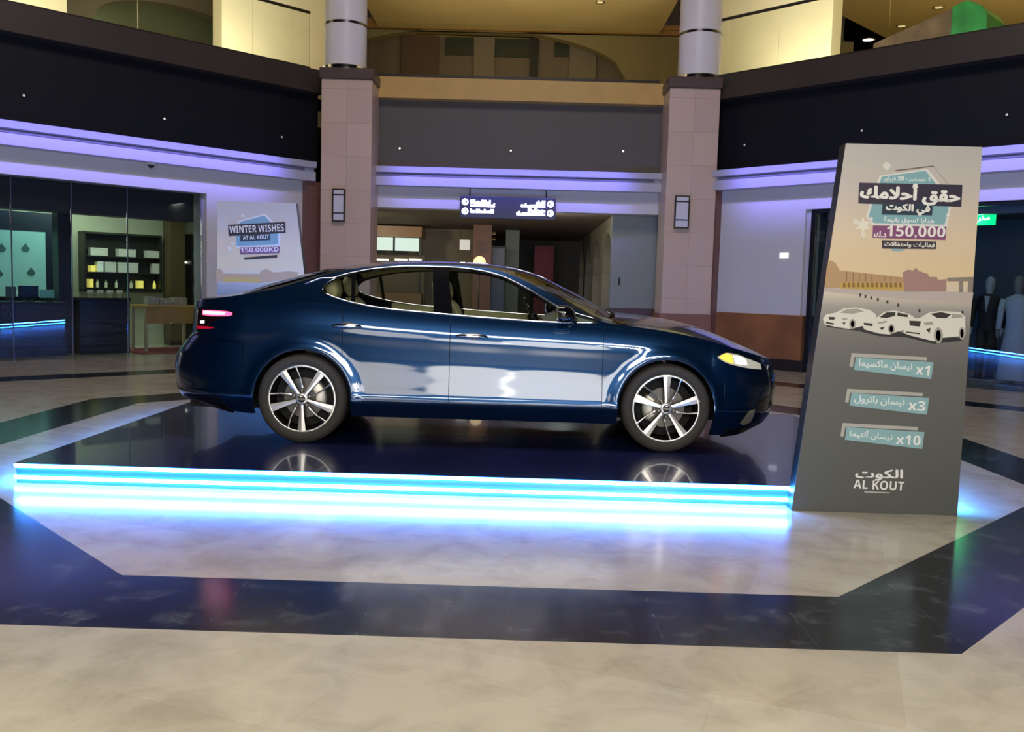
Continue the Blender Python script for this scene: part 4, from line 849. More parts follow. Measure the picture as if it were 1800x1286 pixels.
decal('price_panel', [(s2([(1232, 686), (1438, 682), (1436, 715), (1234, 722)]), (142, 96, 136))], 3)
dtext2('price_text', '150,000KD', 423, 440, 490, 438.5, 4, (250, 244, 250), 0.045, 9)
decal('footer_panel', [(s2([(1255, 738), (1425, 724), (1424, 738), (1256, 750)]), (70, 62, 72))], 3)
for i_, s_ in enumerate([star(427, 379, 4, (240, 238, 238)), star(404, 437, 7, (244, 238, 240)), star(409, 428, 4, (244, 238, 240))]): decal('snowflake_print', [s_], 4+i_)
decal('skyline_print', [(s2([(1110, 800), (1135, 795), (1150, 820), (1335, 822), (1340, 805), (1370, 795), (1405, 815), (1480, 808), (1528, 812), (1532, 845), (1340, 868), (1112, 860)]), (204, 166, 132))], 1)
decal('arcade_print', [(s2([(1150, 838), (1335, 842), (1335, 868), (1150, 862)]), (212, 172, 100))], 2)
# ------------------------------------------------------------------ the car
M_paint = bpy.data.materials.new('deep_blue_car_paint'); M_paint.use_nodes = True
_b = M_paint.node_tree.nodes['Principled BSDF']
_b.inputs['Base Color'].default_value = (0.002, 0.030, 0.10, 1); _b.inputs['Metallic'].default_value = 0.8; _b.inputs['Roughness'].default_value = 0.28
_b.inputs['Coat Weight'].default_value = 1.0; _b.inputs['Coat Roughness'].default_value = 0.05; _b.inputs['Coat IOR'].default_value = 1.7
M_tire = mat('tire_rubber', lin(62, 58, 54), 0.75, noise=(30, 0.08)); M_rimdark = mat('dark_alloy', lin(40, 36, 36), 0.35, 0.6); M_alloy = mat('machined_alloy', (0.92, 0.89, 0.86), 0.28, 0.85)
M_carglass = glass('car_side_glass', (0.82, 0.88, 0.84), 1.0); M_wind = glass('windscreen_glass', (0.5, 0.55, 0.55), 1.0)
M_trimblk = mat('gloss_black_trim', lin(14, 14, 18), 0.1, coat=0.6); M_under = mat('matt_black_underbody', lin(12, 12, 14), 0.8)
M_seat = mat('cream_leather', lin(236, 226, 180), 0.55); M_dash = mat('grey_dash', lin(160, 162, 150), 0.6); M_lining = mat('cream_lining', lin(226, 218, 172), 0.6)
M_chr = mat('bright_chrome', (0.82, 0.82, 0.84), 0.14, 1.0)
YAW = math.atan2(0.04, 2.782)
org = Vector((-1.641, 6.745, PZ)) + Vector((-math.sin(YAW), math.cos(YAW), 0))*0.91
CAR = thing('sedan_car', 'dark blue four door sedan with lit lamps parked on the display platform', 'car', org, YAW)

XF, XR = 3.12, -0.42
LF, LR = (3.78-XF)*PI/2, (1.1+XR)*PI/2
def sx(x): return XF+LF*2/PI*math.asin(min(1, (x-XF)/(3.78-XF))) if x > XF else (XR-LR*2/PI*math.asin(min(1, (XR-x)/(1.1+XR))) if x < XR else x)
RT_, WB = 0.372, 2.78
Wt_ = tab([(-1.1, 0.885), (-0.42, 0.905), (0.0, 0.922), (0.5, 0.928), (1.2, 0.925), (2.0, 0.925), (2.5, 0.928), (2.78, 0.928), (3.12, 0.905), (3.8, 0.86)])
zb_t = tab([(-1.1, 0.985), (-0.8, 1.02), (-0.4, 1.05), (0.0, 1.065), (0.25, 1.055), (0.62, 1.027), (1.0, 1.003), (1.4, 0.982), (2.0, 0.958), (2.3, 0.945), (2.6, 0.925), (2.95, 0.875), (3.12, 0.838), (3.4, 0.775), (3.6, 0.725), (3.78, 0.69)])
zr_t = tab([(-1.1, 1.03), (-0.8, 1.075), (-0.5, 1.115), (-0.25, 1.165), (0.0, 1.245), (0.2, 1.305), (0.5, 1.365), (0.8, 1.392), (1.1, 1.393), (1.35, 1.38), (1.55, 1.335), (1.75, 1.25), (1.95, 1.14), (2.15, 1.035), (2.28, 0.985), (2.42, 0.967), (2.6, 0.948), (2.95, 0.897), (3.12, 0.86), (3.4, 0.795), (3.6, 0.742), (3.78, 0.70)])
zc_t = tab([(-1.106, 1.045), (-0.943, 1.085), (-0.756, 1.11), (-0.68, 1.12), (-0.54, 1.165), (-0.377, 1.224), (-0.138, 1.298), (0.129, 1.36), (0.57, 1.416), (1.04, 1.434), (1.34, 1.428), (1.61, 1.392), (1.79, 1.345), (2.02, 1.246), (2.25, 1.132), (2.42, 1.045), (2.55, 1.034), (2.75, 1.016), (2.95, 0.988), (3.19, 0.928), (3.42, 0.842), (3.55, 0.79), (3.68, 0.735), (3.79, 0.70)])
zlo_t = tab([(-1.12, 0.30), (-0.8, 0.25), (-0.4, 0.21), (0.0, 0.21), (2.8, 0.2), (3.15, 0.13), (3.45, 0.14), (3.78, 0.19)])
prof_t = tab([(0.13, 0.90), (0.20, 0.93), (0.26, 0.962), (0.31, 0.990), (0.345, 0.998), (0.38, 0.991), (0.45, 0.984), (0.55, 0.975), (0.62, 0.9715), (0.70, 0.9712), (0.77, 0.9725), (0.815, 0.970), (0.86, 0.961), (0.91, 0.947), (0.955, 0.930), (1.05, 0.89)])
xef_t = tab([(0.10, 3.52), (0.15, 3.58), (0.2, 3.68), (0.28, 3.745), (0.4, 3.765), (0.5, 3.775), (0.58, 3.765), (0.66, 3.745), (0.72, 3.72), (0.80, 3.66), (0.9, 3.56)])
xer_t = tab([(0.2, -0.84), (0.25, -0.96), (0.286, -1.10), (0.377, -1.16), (0.506, -1.18), (0.621, -1.16), (0.737, -1.08), (0.816, -1.022), (0.98, -1.02), (1.06, -1.07)])
def nomx(s):
    # nominal x of perimeter parameter s
    if s > XF: return XF + (3.78-XF)*math.sin(min(1, (s-XF)/LF)*PI/2)
    if s < XR: return XR - (1.1+XR)*math.sin(min(1, (XR-s)/LR)*PI/2)
    return s
def zbs(s): return zb_t(nomx(s))
def zrs(s): return zr_t(nomx(s))
def zlo(s): return zlo_t(nomx(s))
def PS(s, z, sy=-1):
    x = nomx(s); zb = zbs(s)
    zn = 0.2+(z-0.2)*(0.955-0.2)/(zb-0.2) if z > 0.45 else 0.2+(z-0.2)*((0.955-0.2)/(zb-0.2)*max(0, (z-0.2)/0.25)+(1-max(0, (z-0.2)/0.25)))
    f = prof_t(zn); xe = min(max(x, XR), XF)
    if s > XF+1e-6: f = f*(1-min(1, (s-XF)/LF))+min(1, (s-XF)/LF)*(0.97+0.03*f)
    y = Wt_(xe)*f
    # flare around the wheel openings
    for cx in (0.0, WB):
        r = math.hypot(x-cx, (z-0.34))
        y += 0.016*math.exp(-((r-0.385)/0.055)**2)*(1 if z > 0.1 else 0)
    if s > XF:
        th = min(1, (s-XF)/LF)*PI/2; xx = XF+(xef_t(z)-XF)*math.sin(th); y *= max(0, math.cos(th))**0.62
        return Vector((xx, sy*y, z))
    if s < XR:
        th = min(1, (XR-s)/LR)*PI/2; xx = XR+(xer_t(z)-XR)*math.sin(th); y *= max(0, math.cos(th))**0.62
        return Vector((xx, sy*y, z))
    return Vector((x, sy*y, z))
def GS(s, z, sy=-1):
    # glasshouse side above the shoulder, leaning inwards
    b = PS(s, zbs(s), sy); h = max(0, z-zbs(s)); y = abs(b.y); k = 0.50*h+0.30*h*h
    y = max(0.0, y-k*min(1, y/0.5)); return Vector((b.x, sy*y, z))
def normals_fd(fn, s, z, sy):
    e = 0.004; a = fn(s+e, z, sy)-fn(s-e, z, sy); b = fn(s, z+e, sy)-fn(s, z-e, sy); n = a.cross(b)
    if n.length < 1e-12: return (0, sy, 0)
    n.normalize()
    if n.y*sy < 0 and abs(n.y) > 1e-3: n = -n
    return n
def panel(name, cols, m, parent, fn=PS, sy=-1, nz=22, off=0.0, thick=0.02):
    # cols: list of (s, z0, z1); outer skin with analytic normals plus a folded inner lip
    mb = MB(); nn = []; rows = []
    for s, z0, z1 in cols:
        r = []
        for k in range(nz+1):
            z = z0+(z1-z0)*k/nz; p = fn(s, z, sy); n = Vector(normals_fd(fn, s, z, sy)); r.append(p+n*off); nn.append(n)
        rows.append(r)
    mb.grid(rows, 0, flip=(sy > 0))
    if thick:
        # lip around the edge, going inwards
        def lip(pts, ns):
            k = len(mb.v); mb.v += [tuple(p) for p in pts]+[tuple(p-n*thick) for p, n in zip(pts, ns)]
            nn.extend(ns); nn.extend(ns)
            for i in range(len(pts)-1): mb.f.append((k+i, k+i+1, k+len(pts)+i+1, k+len(pts)+i)); mb.m.append(1)
        nr, nc = len(rows), nz+1; N = lambda i, j: nn[i*nc+j]
        lip(rows[0], [N(0, j) for j in range(nc)]); lip(rows[-1], [N(nr-1, j) for j in range(nc)])
        lip([r[0] for r in rows], [N(i, 0) for i in range(nr)]); lip([r[-1] for r in rows], [N(i, nc-1) for i in range(nr)])
    return mb.build(name, [m, M_under] if thick else m, parent, normals=[tuple(n) for n in nn])
def lins(a, b, n): return [a+(b-a)*i/n for i in range(n+1)]
def circ_top(x, cx, r): return 0.34+math.sqrt(max(0, r*r-(x-cx)**2))
def arch_band(name, cx, r0, r1, a0, a1, m, parent, sy):
    # flare ring around a wheel opening (angles measured from +x)
    mb = MB(); nn = []; rows = []; n = 44; k = 6
    for i in range(n+1):
        a = math.radians(a0+(a1-a0)*i/n); r = []
        for j in range(k+1):
            q = r0+(r1-r0)*j/k; x, z = cx+q*math.cos(a), 0.34+q*math.sin(a); p = PS(x, z, sy); r.append(p); nn.append(Vector(normals_fd(PS, x, z, sy)))
        rows.append(r)
    mb.grid(rows, 0, flip=(sy < 0))
    pts = [r[0] for r in rows]; k0 = len(mb.v)
    ns = [Vector((-math.cos(math.radians(a0+(a1-a0)*i/n)), 0, -math.sin(math.radians(a0+(a1-a0)*i/n)))) for i in range(n+1)]
    mb.v += [tuple(p) for p in pts]+[(p.x, p.y-sy*0.05, p.z) for p in pts]; nn += ns+ns
    for i in range(n): mb.f.append((k0+i, k0+i+1, k0+n+1+i+1, k0+n+1+i)); mb.m.append(0)
    return mb.build(name, m, parent, normals=[tuple(v) for v in nn])
G = 0.0022
RA, FA = 0.455, 0.45
dlo_b = tab([(0.125, 1.165), (0.152, 1.150), (0.265, 1.111), (0.413, 1.078), (0.616, 1.050), (0.994, 1.024), (1.371, 1.002), (1.967, 0.980), (2.235, 0.985)])
dlo_t = tab([(0.125, 1.175), (0.141, 1.205), (0.198, 1.25), (0.334, 1.295), (0.536, 1.336), (0.813, 1.359), (1.085, 1.36), (1.288, 1.346), (1.47, 1.308), (1.635, 1.24), (1.847, 1.126), (1.973, 1.062), (2.235, 0.99)])
for sy in (-1, 1):
    # rear quarter above and behind the wheel
    a_ = [(s, 0.76+G, zbs(s)) for s in lins(-0.93, -0.46, 10)]
    cx = [(-RA*math.cos(t), circ_top(-RA*math.cos(t), 0, RA), None) for t in lins(0.0, PI/2, 14)]
    cols = [(s, 0.76+G, zbs(s)) for s in lins(-0.93, -RA-0.001, 14)]
    q = panel('rear_quarter_panel', cols, M_paint, CAR, PS, sy)
    cols = [(x, z, zbs(x)) for x, z, _ in cx]+[(x, circ_top(x, 0, RA), zbs(x)) for x in lins(0.02, 0.30-G, 12)]
    panel('rear_wing', cols, M_paint, CAR, PS, sy)
    arch_band('rear_arch_flare', 0.0, RT_, RA, -2, 182, M_paint, CAR, sy)
    # doors
    cols = [(0.30+G, circ_top(0.30+G, 0, RA), zbs(0.30))]+[(RA*math.cos(t), circ_top(RA*math.cos(t), 0, RA), zbs(RA*math.cos(t))) for t in lins(0.82, 0.02, 16)]+[(x, 0.338, zbs(x)) for x in [RA+0.001]+lins(0.50, 1.117-G, 26)]
    dr = panel('rear_door', cols, M_paint, CAR, PS, sy, nz=34)
    cols = [(x, 0.338, zbs(x)) for x in lins(1.117+G, 2.285-G, 44)]
    df = panel('front_door', cols, M_paint, CAR, PS, sy, nz=34)
    # fender
    cols = [(x, 0.338, zbs(x)) for x in lins(2.285+G, WB-FA-0.001, 5)]+[(WB-FA*math.cos(t), circ_top(WB-FA*math.cos(t), WB, FA), zbs(WB-FA*math.cos(t))) for t in lins(0.0, PI/2+0.845, 34)]
    panel('front_fender', cols, M_paint, CAR, PS, sy, nz=30)
    arch_band('front_arch_flare', WB, RT_, FA, -3, 182, M_paint, CAR, sy)
    # sill under the doors
    cols = [(x, zlo(x), 0.333) for x in lins(RT_+0.001, WB-RT_-0.001, 40)]
    panel('side_sill', cols, M_paint, CAR, PS, sy, nz=10)
    # glasshouse: rear pillar, strips under and over the glass
    cols = [(s, zbs(s), zrs(s)) for s in lins(XR-LR, 0.125, 50)]
    panel('rear_pillar', cols, M_paint, CAR, GS, sy, nz=8, thick=0.01)
    cols = [(x, zbs(x), max(dlo_b(x)-0.012, zbs(x)+0.001)) for x in lins(0.125, 2.235, 60)]
    panel('belt_strip', cols, M_paint, CAR, GS, sy, nz=3, thick=0.03)
    cols = [(x, dlo_t(x)+0.010, max(zrs(x), dlo_t(x)+0.012)) for x in lins(0.125, 2.235, 70)]
    panel('roof_side_rail', cols, M_paint, CAR, GS, sy, nz=5, thick=0.03)
    cols = [(x, zbs(x), zrs(x)) for x in lins(2.235, 2.46, 8)]
    panel('cowl_corner', cols, M_paint, CAR, GS, sy, nz=4, thick=0.01)
    cols = [(x, zbs(x), zrs(x)) for x in lins(2.461, XF+LF, 50)]
    panel('bonnet_edge', cols, M_paint, CAR, GS, sy, nz=4, thick=0.01)
    panel('front_arch_foot', [(x, zlo(x), 0.34+(x-WB)*math.tan(math.radians(-3))) for x in lins(WB+RT_+0.001, WB+FA+0.002, 6)], M_paint, CAR, PS, sy, nz=6)
    panel('rear_arch_foot', [(x, zlo(x), 0.34+x*math.tan(math.radians(2))) for x in lins(-RA-0.002, -RT_-0.001, 6)], M_paint, CAR, PS, sy, nz=6)
    # black B pillar, quarter divider
    def bar(x0b, x1b, x0t, x1t, name, m, par, off=0.0):
        z0, z1 = dlo_b(x0b), dlo_t(x0t); mb = MB(); rows = []
        for k in range(9):
            f = k/8; za = dlo_b(x0b)-0.004+(dlo_t(x0t)+0.004-dlo_b(x0b)+0.004)*f; zb_ = dlo_b(x1b)-0.004+(dlo_t(x1t)+0.004-dlo_b(x1b)+0.004)*f
            rows.append([GS(x0b+(x0t-x0b)*f, za, sy)+Vector((0, sy*off, 0)), GS(x1b+(x1t-x1b)*f, zb_, sy)+Vector((0, sy*off, 0))])
        mb.grid(rows); return mb.build(name, m, par, smooth=True)
    bar(0.985, 1.13, 0.955, 1.075, 'door_pillar', M_trimblk, CAR, 0.002)
    bar(0.355, 0.385, 0.335, 0.365, 'quarter_divider', M_trimblk, CAR, 0.002)
    def pane(x0, x1, name, par):
        cols = [(x, dlo_b(x)-0.01, dlo_t(x)+0.008) for x in lins(x0, x1, 24)]
        return panel(name, cols, M_carglass, par, GS, sy, nz=10, off=-0.008, thick=0)
    pane(0.128, 0.36, 'quarter_window', CAR); pane(0.36, 0.985, 'rear_door_window', dr); pane(1.08, 2.20, 'front_door_window', df)
    # chrome strips
    off = Vector((0, sy*0.004, 0))
    MB().tube([GS(x, dlo_b(x)-0.006, sy)+off for x in lins(0.128, 2.23, 60)], 0.006, 6).build('lower_window_trim', M_chr, CAR, smooth=True)
    up_ = [GS(x, z, sy)+off for x, z in [(-0.02, 1.212), (0.03, 1.232), (0.1, 1.262)]]+[GS(x, dlo_t(x)+0.016, sy)+off for x in lins(0.2, 2.23, 60)]
    MB().tube(up_, 0.0055, 6).build('upper_window_trim', M_chr, CAR, smooth=True)
    MB().tube([GS(0.128, 1.168, sy)+off]+[GS(x, dlo_t(x)+0.004, sy)+off for x in lins(0.13, 0.22, 8)], 0.006, 6).build('quarter_window_trim', M_chr, CAR, smooth=True)
    # door handles
    for par, x0, x1, z0 in ((dr, 0.225, 0.44, 0.900), (df, 1.165, 1.40, 0.848)):
        pts = []; rr_ = []
        for k in range(13):
            f = k/12; x = x0+(x1-x0)*f; p = PS(x, z0+0.004*(1-f), sy); n = Vector(normals_fd(PS, x, z0, sy)); pts.append(p+n*(0.008+0.026*math.sin(PI*min(1, max(0, f)))**0.5)); rr_.append(0.008+0.010*math.sin(PI*f)**0.6)
        MB().tube(pts, rr_, 10).build('door_handle', M_chr, par, smooth=True)
        xm = (x0+x1)/2+0.01; p = PS(xm, z0, sy); rows = []
        for i in range(7):
            r = []
            for j in range(13):
                a = 2*PI*j/12; q = PS(xm+0.07*i/6*math.cos(a), z0+0.005+0.028*i/6*math.sin(a), sy); r.append(q+Vector((0, sy*0.0015, 0)))
            rows.append(r)
        MB().grid(rows).build('handle_cup', mat('handle_cup_shade', lin(20, 30, 60), 0.25, coat=1), par, smooth=True)  # flat patch, the recess shade put into its dark colour
    # mirror
    mp = GS(2.03, 1.02, sy); mo = MB()
    rows_ = []
    for i_ in range(11):
        f_ = i_/10; k_ = math.sqrt(max(0.0, 1-(max(0, f_-0.25)/0.75)**2.4)) if f_ > 0.25 else 0.93+0.28*f_
        rows_.append([(1.925+0.135*f_, sy*(1.005+0.108*k_*math.copysign(abs(math.cos(a_))**0.6, math.cos(a_))), 1.045+0.066*k_*math.copysign(abs(math.sin(a_))**0.6, math.sin(a_))-0.01*f_) for a_ in [2*PI*j_/24 for j_ in range(25)]])
    mo.grid(rows_); mm = mo.build('side_mirror', M_trimblk, CAR, smooth=True)
    MB().tube([(2.06, sy*0.84, 0.985), (2.03, sy*0.9, 1.0), (2.0, sy*0.96, 1.02)], [0.03, 0.026, 0.022], 10).build('mirror_arm', M_trimblk, mm, smooth=True)
    MB().lathe([(0.0005, 0.0), (0.075, 0.0), (0.082, 0.012)], 'x', 20).build('mirror_glass', mat('mirror_face', (0.95, 0.95, 0.92), 0.15, 1.0), mm, smooth=True).location = (1.925, sy*1.005, 1.045)
    mm.children[-1].scale = (1, 1.15, 0.68); mm.children[-1].rotation_euler = (0, 0, -sy*0.2)

# bumpers, lamps
def span(s0, s1, n): return lins(s0, s1, n)
def two_side(name, colsf, m, parent, nz=20, off=0.0, thick=0.02, **k):
    o = panel(name, colsf, m, parent, PS, -1, nz, off, thick); p2 = panel(name, colsf, m, parent, PS, 1, nz, off, thick)
    return o, p2
FX = WB+FA*math.cos(PI/2-0.845)
colsF = [(s, circ_top(s, WB, FA) if s < WB+FA else zlo(s), zbs(s)) for s in [FX+G]+[WB+FA*math.cos(t) for t in lins(0.70, 0.02, 8)]]+[(s, zlo(s), zbs(s)) for s in [WB+FA+0.002]+lins(WB+FA+0.012, XF+LF, 40)]
two_side('front_bumper', colsF, M_paint, CAR, 34)
colsR = [(s, zlo(s), 0.757) for s in lins(XR-LR, -RA-0.003, 40)]
two_side('rear_bumper', colsR, M_paint, CAR, 24)
two_side('boot_lid_panel', [(s, 0.762, zbs(s)) for s in lins(XR-LR, -0.935, 20)], M_paint, CAR, 14)
# rear skirts closing the lower edge
two_side('rear_diffuser', [(s, zlo(s)-0.02, zlo(s)+0.10) for s in lins(XR-LR, sx(-0.62), 24)], M_trimblk, CAR, 4, 0.003, 0.03)
two_side('front_lip', [(s, zlo(s)-0.015, zlo(s)+0.045) for s in lins(sx(3.3), XF+LF, 24)], M_trimblk, CAR, 4, 0.004, 0.03)

def strip(name, pts, m, parent, sy, off, fn=PS, n=8, thick=0.008):
    # pts: (s, z_low, z_high) control columns
    pts = [(sx(p[0]), p[1], p[2]) for p in pts]; lo = tab([(p[0], p[1]) for p in pts]); hi = tab([(p[0], p[2]) for p in pts])
    cols = [(s, lo(s), hi(s)) for s in lins(pts[0][0], pts[-1][0], 24)]
    return panel(name, cols, m, parent, fn, sy, n, off, thick)
M_amber = mat('amber_lamp', (1, 0.5, 0.1), 0.2, emit=(1.0, 0.34, 0.03), strength=2.2, coat=1)
M_clear = mat('clear_lamp', lin(190, 192, 180), 0.06, 0.4, emit=(1.0, 0.95, 0.75), strength=0.35, coat=1)
M_headwhite = mat('lit_headlamp', (1, 1, 0.95), 0.2, emit=(1.0, 0.93, 0.7), strength=2.6)
M_red = mat('lit_tail_lamp', (1, 0.1, 0.15), 0.2, emit=(1.0, 0.03, 0.09), strength=7, coat=1); M_redcore = mat('tail_lamp_core', (1, 0.7, 0.7), 0.2, emit=(1.0, 0.55, 0.6), strength=9)
M_reddim = mat('red_reflector', lin(190, 16, 50), 0.15, emit=(0.8, 0.01, 0.06), strength=0.35, coat=1); M_smoke = mat('smoked_lens', lin(30, 12, 20), 0.06, coat=1)
for sy in (-1, 1):
    hl = strip('headlight', [(3.17, 0.735, 0.745), (3.24, 0.70, 0.775), (3.34, 0.675, 0.765), (3.46, 0.655, 0.725), (3.56, 0.645, 0.69)], M_clear, CAR, sy, 0.006)
    strip('turn_signal', [(3.185, 0.733, 0.745), (3.24, 0.708, 0.768), (3.30, 0.692, 0.755)], M_amber, hl, sy, 0.012)
    strip('projector_lens', [(3.31, 0.695, 0.755), (3.37, 0.685, 0.745), (3.42, 0.68, 0.725)], M_headwhite, hl, sy, 0.011)
    strip('lamp_brow', [(3.19, 0.755, 0.766), (3.28, 0.778, 0.787), (3.40, 0.75, 0.758), (3.52, 0.712, 0.72)], M_chr, hl, sy, 0.008, n=2)
    strip('fog_lamp_bezel', [(3.40, 0.23, 0.25), (3.45, 0.215, 0.33), (3.50, 0.235, 0.34)], mat('grey_bezel', lin(170, 165, 150), 0.3, 0.5), CAR, sy, 0.008)
    strip('air_intake', [(3.53, 0.24, 0.38), (3.6, 0.23, 0.42), (3.66, 0.24, 0.44)], M_trimblk, CAR, sy, 0.004)
    tl = strip('tail_light', [(-0.93, 0.83, 1.005), (-0.86, 0.85, 1.0), (-0.74, 0.905, 0.995), (-0.60, 0.945, 0.985), (-0.53, 0.962, 0.972)], M_smoke, CAR, sy, 0.005)
    strip('light_bar', [(-0.86, 0.95, 0.985), (-0.74, 0.945, 0.988), (-0.62, 0.948, 0.985), (-0.56, 0.958, 0.976)], M_red, tl, sy, 0.012)
    strip('light_core', [(-0.84, 0.96, 0.977), (-0.72, 0.957, 0.978), (-0.62, 0.96, 0.976)], M_redcore, tl, sy, 0.017)
    strip('reflector', [(-0.92, 0.84, 0.862), (-0.82, 0.845, 0.865), (-0.73, 0.855, 0.862)], M_reddim, tl, sy, 0.011)
    strip('glint_lens', [(-0.88, 0.885, 0.905), (-0.83, 0.885, 0.91)], mat('glint_white', (0.9, 0.9, 0.9), 0.1, emit=(1, 1, 1), strength=1.2), tl, sy, 0.011)  # chrome dot's glint drawn as a small glowing lens
# grille and emblem at the nose
two_side('grille', [(s, 0.33+0.25*(3.78-nomx(s)), 0.66) for s in lins(sx(3.67), XF+LF, 12)], M_trimblk, CAR, 10, 0.004, 0.01)
MB().lathe([(0.05, 0.0), (0.062, 0.012), (0.05, 0.018)], 'x', 24).box((0.0, -0.075, -0.012), (0.016, 0.075, 0.012)).build('front_emblem', M_chr, CAR, auto=40).location = (3.782, 0, 0.6)

# top surfaces
def top(name, s0, s1, m, parent, ns=24, nv=22, v0=-1.0, v1=1.0, off=0.0, pw=2.3):
    def T(s, v):
        r = GS(s, zrs(s), -1); x = r.x; zc = zc_t(x); zc = max(zc, r.z) if s < XF+LF*0.7 else zc
        y = abs(r.y)*v; z = zc-(zc-r.z)*abs(v)**pw; return Vector((x, y, z))
    mb = MB(); nn = []; rows = []
    for s in lins(s0, s1, ns):
        row = []
        for k in range(nv+1):
            v = v0+(v1-v0)*k/nv; p = T(s, v); e = 0.004
            a = T(s+e, v)-T(s-e, v); b = T(s, min(1, v+e))-T(s, max(-1, v-e)); n = a.cross(b); n = n.normalized() if n.length > 1e-12 else Vector((0, 0, 1))
            if n.z < 0: n = -n
            row.append(p+n*off); nn.append(tuple(n))
        rows.append(row)
    mb.grid(rows); return mb.build(name, m, parent, normals=nn)
top('boot_lid', XR-LR, -0.66, M_paint, CAR, 40)
sp_ = [GS(q_, zrs(q_), -1) for q_ in lins(-0.95, XR-LR, 14)]; sp_ = [v+Vector((0.03, 0, 0.004)) for v in sp_]
sp_ = sp_+[Vector((v.x, -v.y, v.z)) for v in reversed(sp_[:-1])]
MB().tube(sp_, [0.002+0.012*math.sin(PI*i/(len(sp_)-1))**0.4 for i in range(len(sp_))], 8).build('boot_spoiler', M_paint, CAR, smooth=True)
top('rear_window', -0.657, 0.12, M_wind, CAR, 24, 20, -0.9, 0.9); top('rear_window_border', -0.657, 0.12, M_paint, CAR, 24, 3, -1, -0.9); top('rear_window_border', -0.657, 0.12, M_paint, CAR, 24, 3, 0.9, 1)
top('roof', 0.123, 1.56, M_paint, CAR, 30)
top('windscreen', 1.563, 2.39, M_wind, CAR, 26, 22, -0.92, 0.92); top('windscreen_pillar', 1.563, 2.39, M_paint, CAR, 26, 3, -1, -0.92); top('windscreen_pillar', 1.563, 2.39, M_paint, CAR, 26, 3, 0.92, 1)
top('cowl', 2.393, 2.46, M_trimblk, CAR, 4)
top('bonnet', 2.463, XF+LF, M_paint, CAR, 46, 30)
MB().tube([(2.40, -0.15, 1.058), (2.42, -0.45, 1.04), (2.36, -0.62, 1.035)], 0.008, 6).build('wiper', M_trimblk, CAR, smooth=True)
MB().tube([(2.40, 0.55, 1.03), (2.42, 0.2, 1.055), (2.40, -0.05, 1.062)], 0.008, 6).build('wiper', M_trimblk, CAR, smooth=True)

# underbody with wheel housings, cabin floor and door linings
ub = MB()
ub.box((-0.95, -0.62, 0.22), (3.45, 0.62, 0.52)); ub.box((0.42, -0.84, 0.22), (2.36, 0.84, 0.36))
for cx in (0.0, WB):
    for sy in (-1, 1):
        rows = []
        for i in range(17):
            a = PI*i/16; rows.append([(cx+0.40*math.cos(a), sy*0.60, 0.33+0.40*math.sin(a)), (cx+0.40*math.cos(a), sy*0.89, 0.33+0.40*math.sin(a))])
        ub.grid(rows)
ub.box((-0.92, -0.7, 0.3), (-0.45, 0.7, 0.7)); ub.box((3.15, -0.7, 0.3), (3.45, 0.7, 0.6))
ub.build('underbody', M_under, CAR)
inn = MB()
for sy in (-1, 1):
    for x0, x1 in ((0.45, 1.08), (1.14, 2.2)):
        rows = [[(x, sy*0.80, 0.45), (x, sy*0.815, 0.75), (x, sy*0.82, zb_t(x)+0.0), (x, sy*0.835, zb_t(x)+0.012)] for x in lins(x0, x1, 8)]
        inn.grid(rows)
inn.build('door_lining', M_lining, CAR, smooth=True)
MB().box((-0.45, -0.66, 1.0), (0.12, 0.66, 1.03)).box((-0.02, -0.7, 0.45), (0.1, 0.7, 1.0)).build('parcel_shelf', mat('shelf_cloth', lin(90, 88, 78), 0.8), CAR)
dash = [(2.36, 0.55), (2.36, 1.0), (2.2, 1.03), (1.98, 1.02), (1.86, 0.96), (1.88, 0.84), (1.98, 0.6)]
MB().prism(dash, 'y', -0.76, 0.76).build('dashboard', M_dash, CAR, auto=30)
for i in range(3): MB().box((1.862, -0.2+0.02, 0.87+i*0.025), (1.868, 0.18, 0.882+i*0.025)).build('air_vent', M_trimblk, CAR)
# headliner over the cabin
mbh = MB(); rows = []
for s in lins(0.2, 1.6, 16):
    r = GS(s, zrs(s), -1); rows.append([(r.x, abs(r.y)*0.97*v, zc_t(r.x)-0.03-(zc_t(r.x)-r.z)*abs(v)**2.3) for v in lins(-1, 1, 12)])
mbh.grid(rows).build('headliner', M_lining, CAR, smooth=True)
def seat(x, y, name='front_seat'):
    def loft(secs, nm, par=None, m=M_seat):
        rows = [[(cx+(hx*c), cy+hy*s_, z) for c, s_ in [(math.copysign(abs(math.cos(2*PI*k/20))**0.5, math.cos(2*PI*k/20)), math.copysign(abs(math.sin(2*PI*k/20))**0.5, math.sin(2*PI*k/20))) for k in range(21)]] for z, cx, hx, cy, hy in secs]
        mb = MB().grid(rows); mb.f += [tuple(range(20)), tuple(range((len(rows)-1)*21+19, (len(rows)-1)*21-1, -1))]; mb.m += [0, 0]
        return mb.build(nm, m, par or CAR, smooth=True)
    base = loft([(0.40, x+0.25, 0.26, y, 0.25), (0.5, x+0.26, 0.28, y, 0.26), (0.57, x+0.27, 0.26, y, 0.24)], name)
    loft([(0.52, x, 0.10, y, 0.25), (0.70, x-0.06, 0.10, y, 0.26), (0.90, x-0.13, 0.085, y, 0.25), (1.06, x-0.19, 0.07, y, 0.21), (1.10, x-0.21, 0.045, y, 0.17)], 'seat_back', base)
    loft([(1.11, x-0.21, 0.03, y, 0.10), (1.16, x-0.22, 0.055, y, 0.14), (1.24, x-0.235, 0.055, y, 0.14), (1.28, x-0.24, 0.03, y, 0.11)], 'head_rest', base)
    for s in (-0.06, 0.06): MB().tube([(x-0.20, y+s, 1.06), (x-0.22, y+s, 1.16)], 0.007, 6).build('head_rest_post', M_chr, base)
seat(1.22, -0.40); seat(1.22, 0.40)
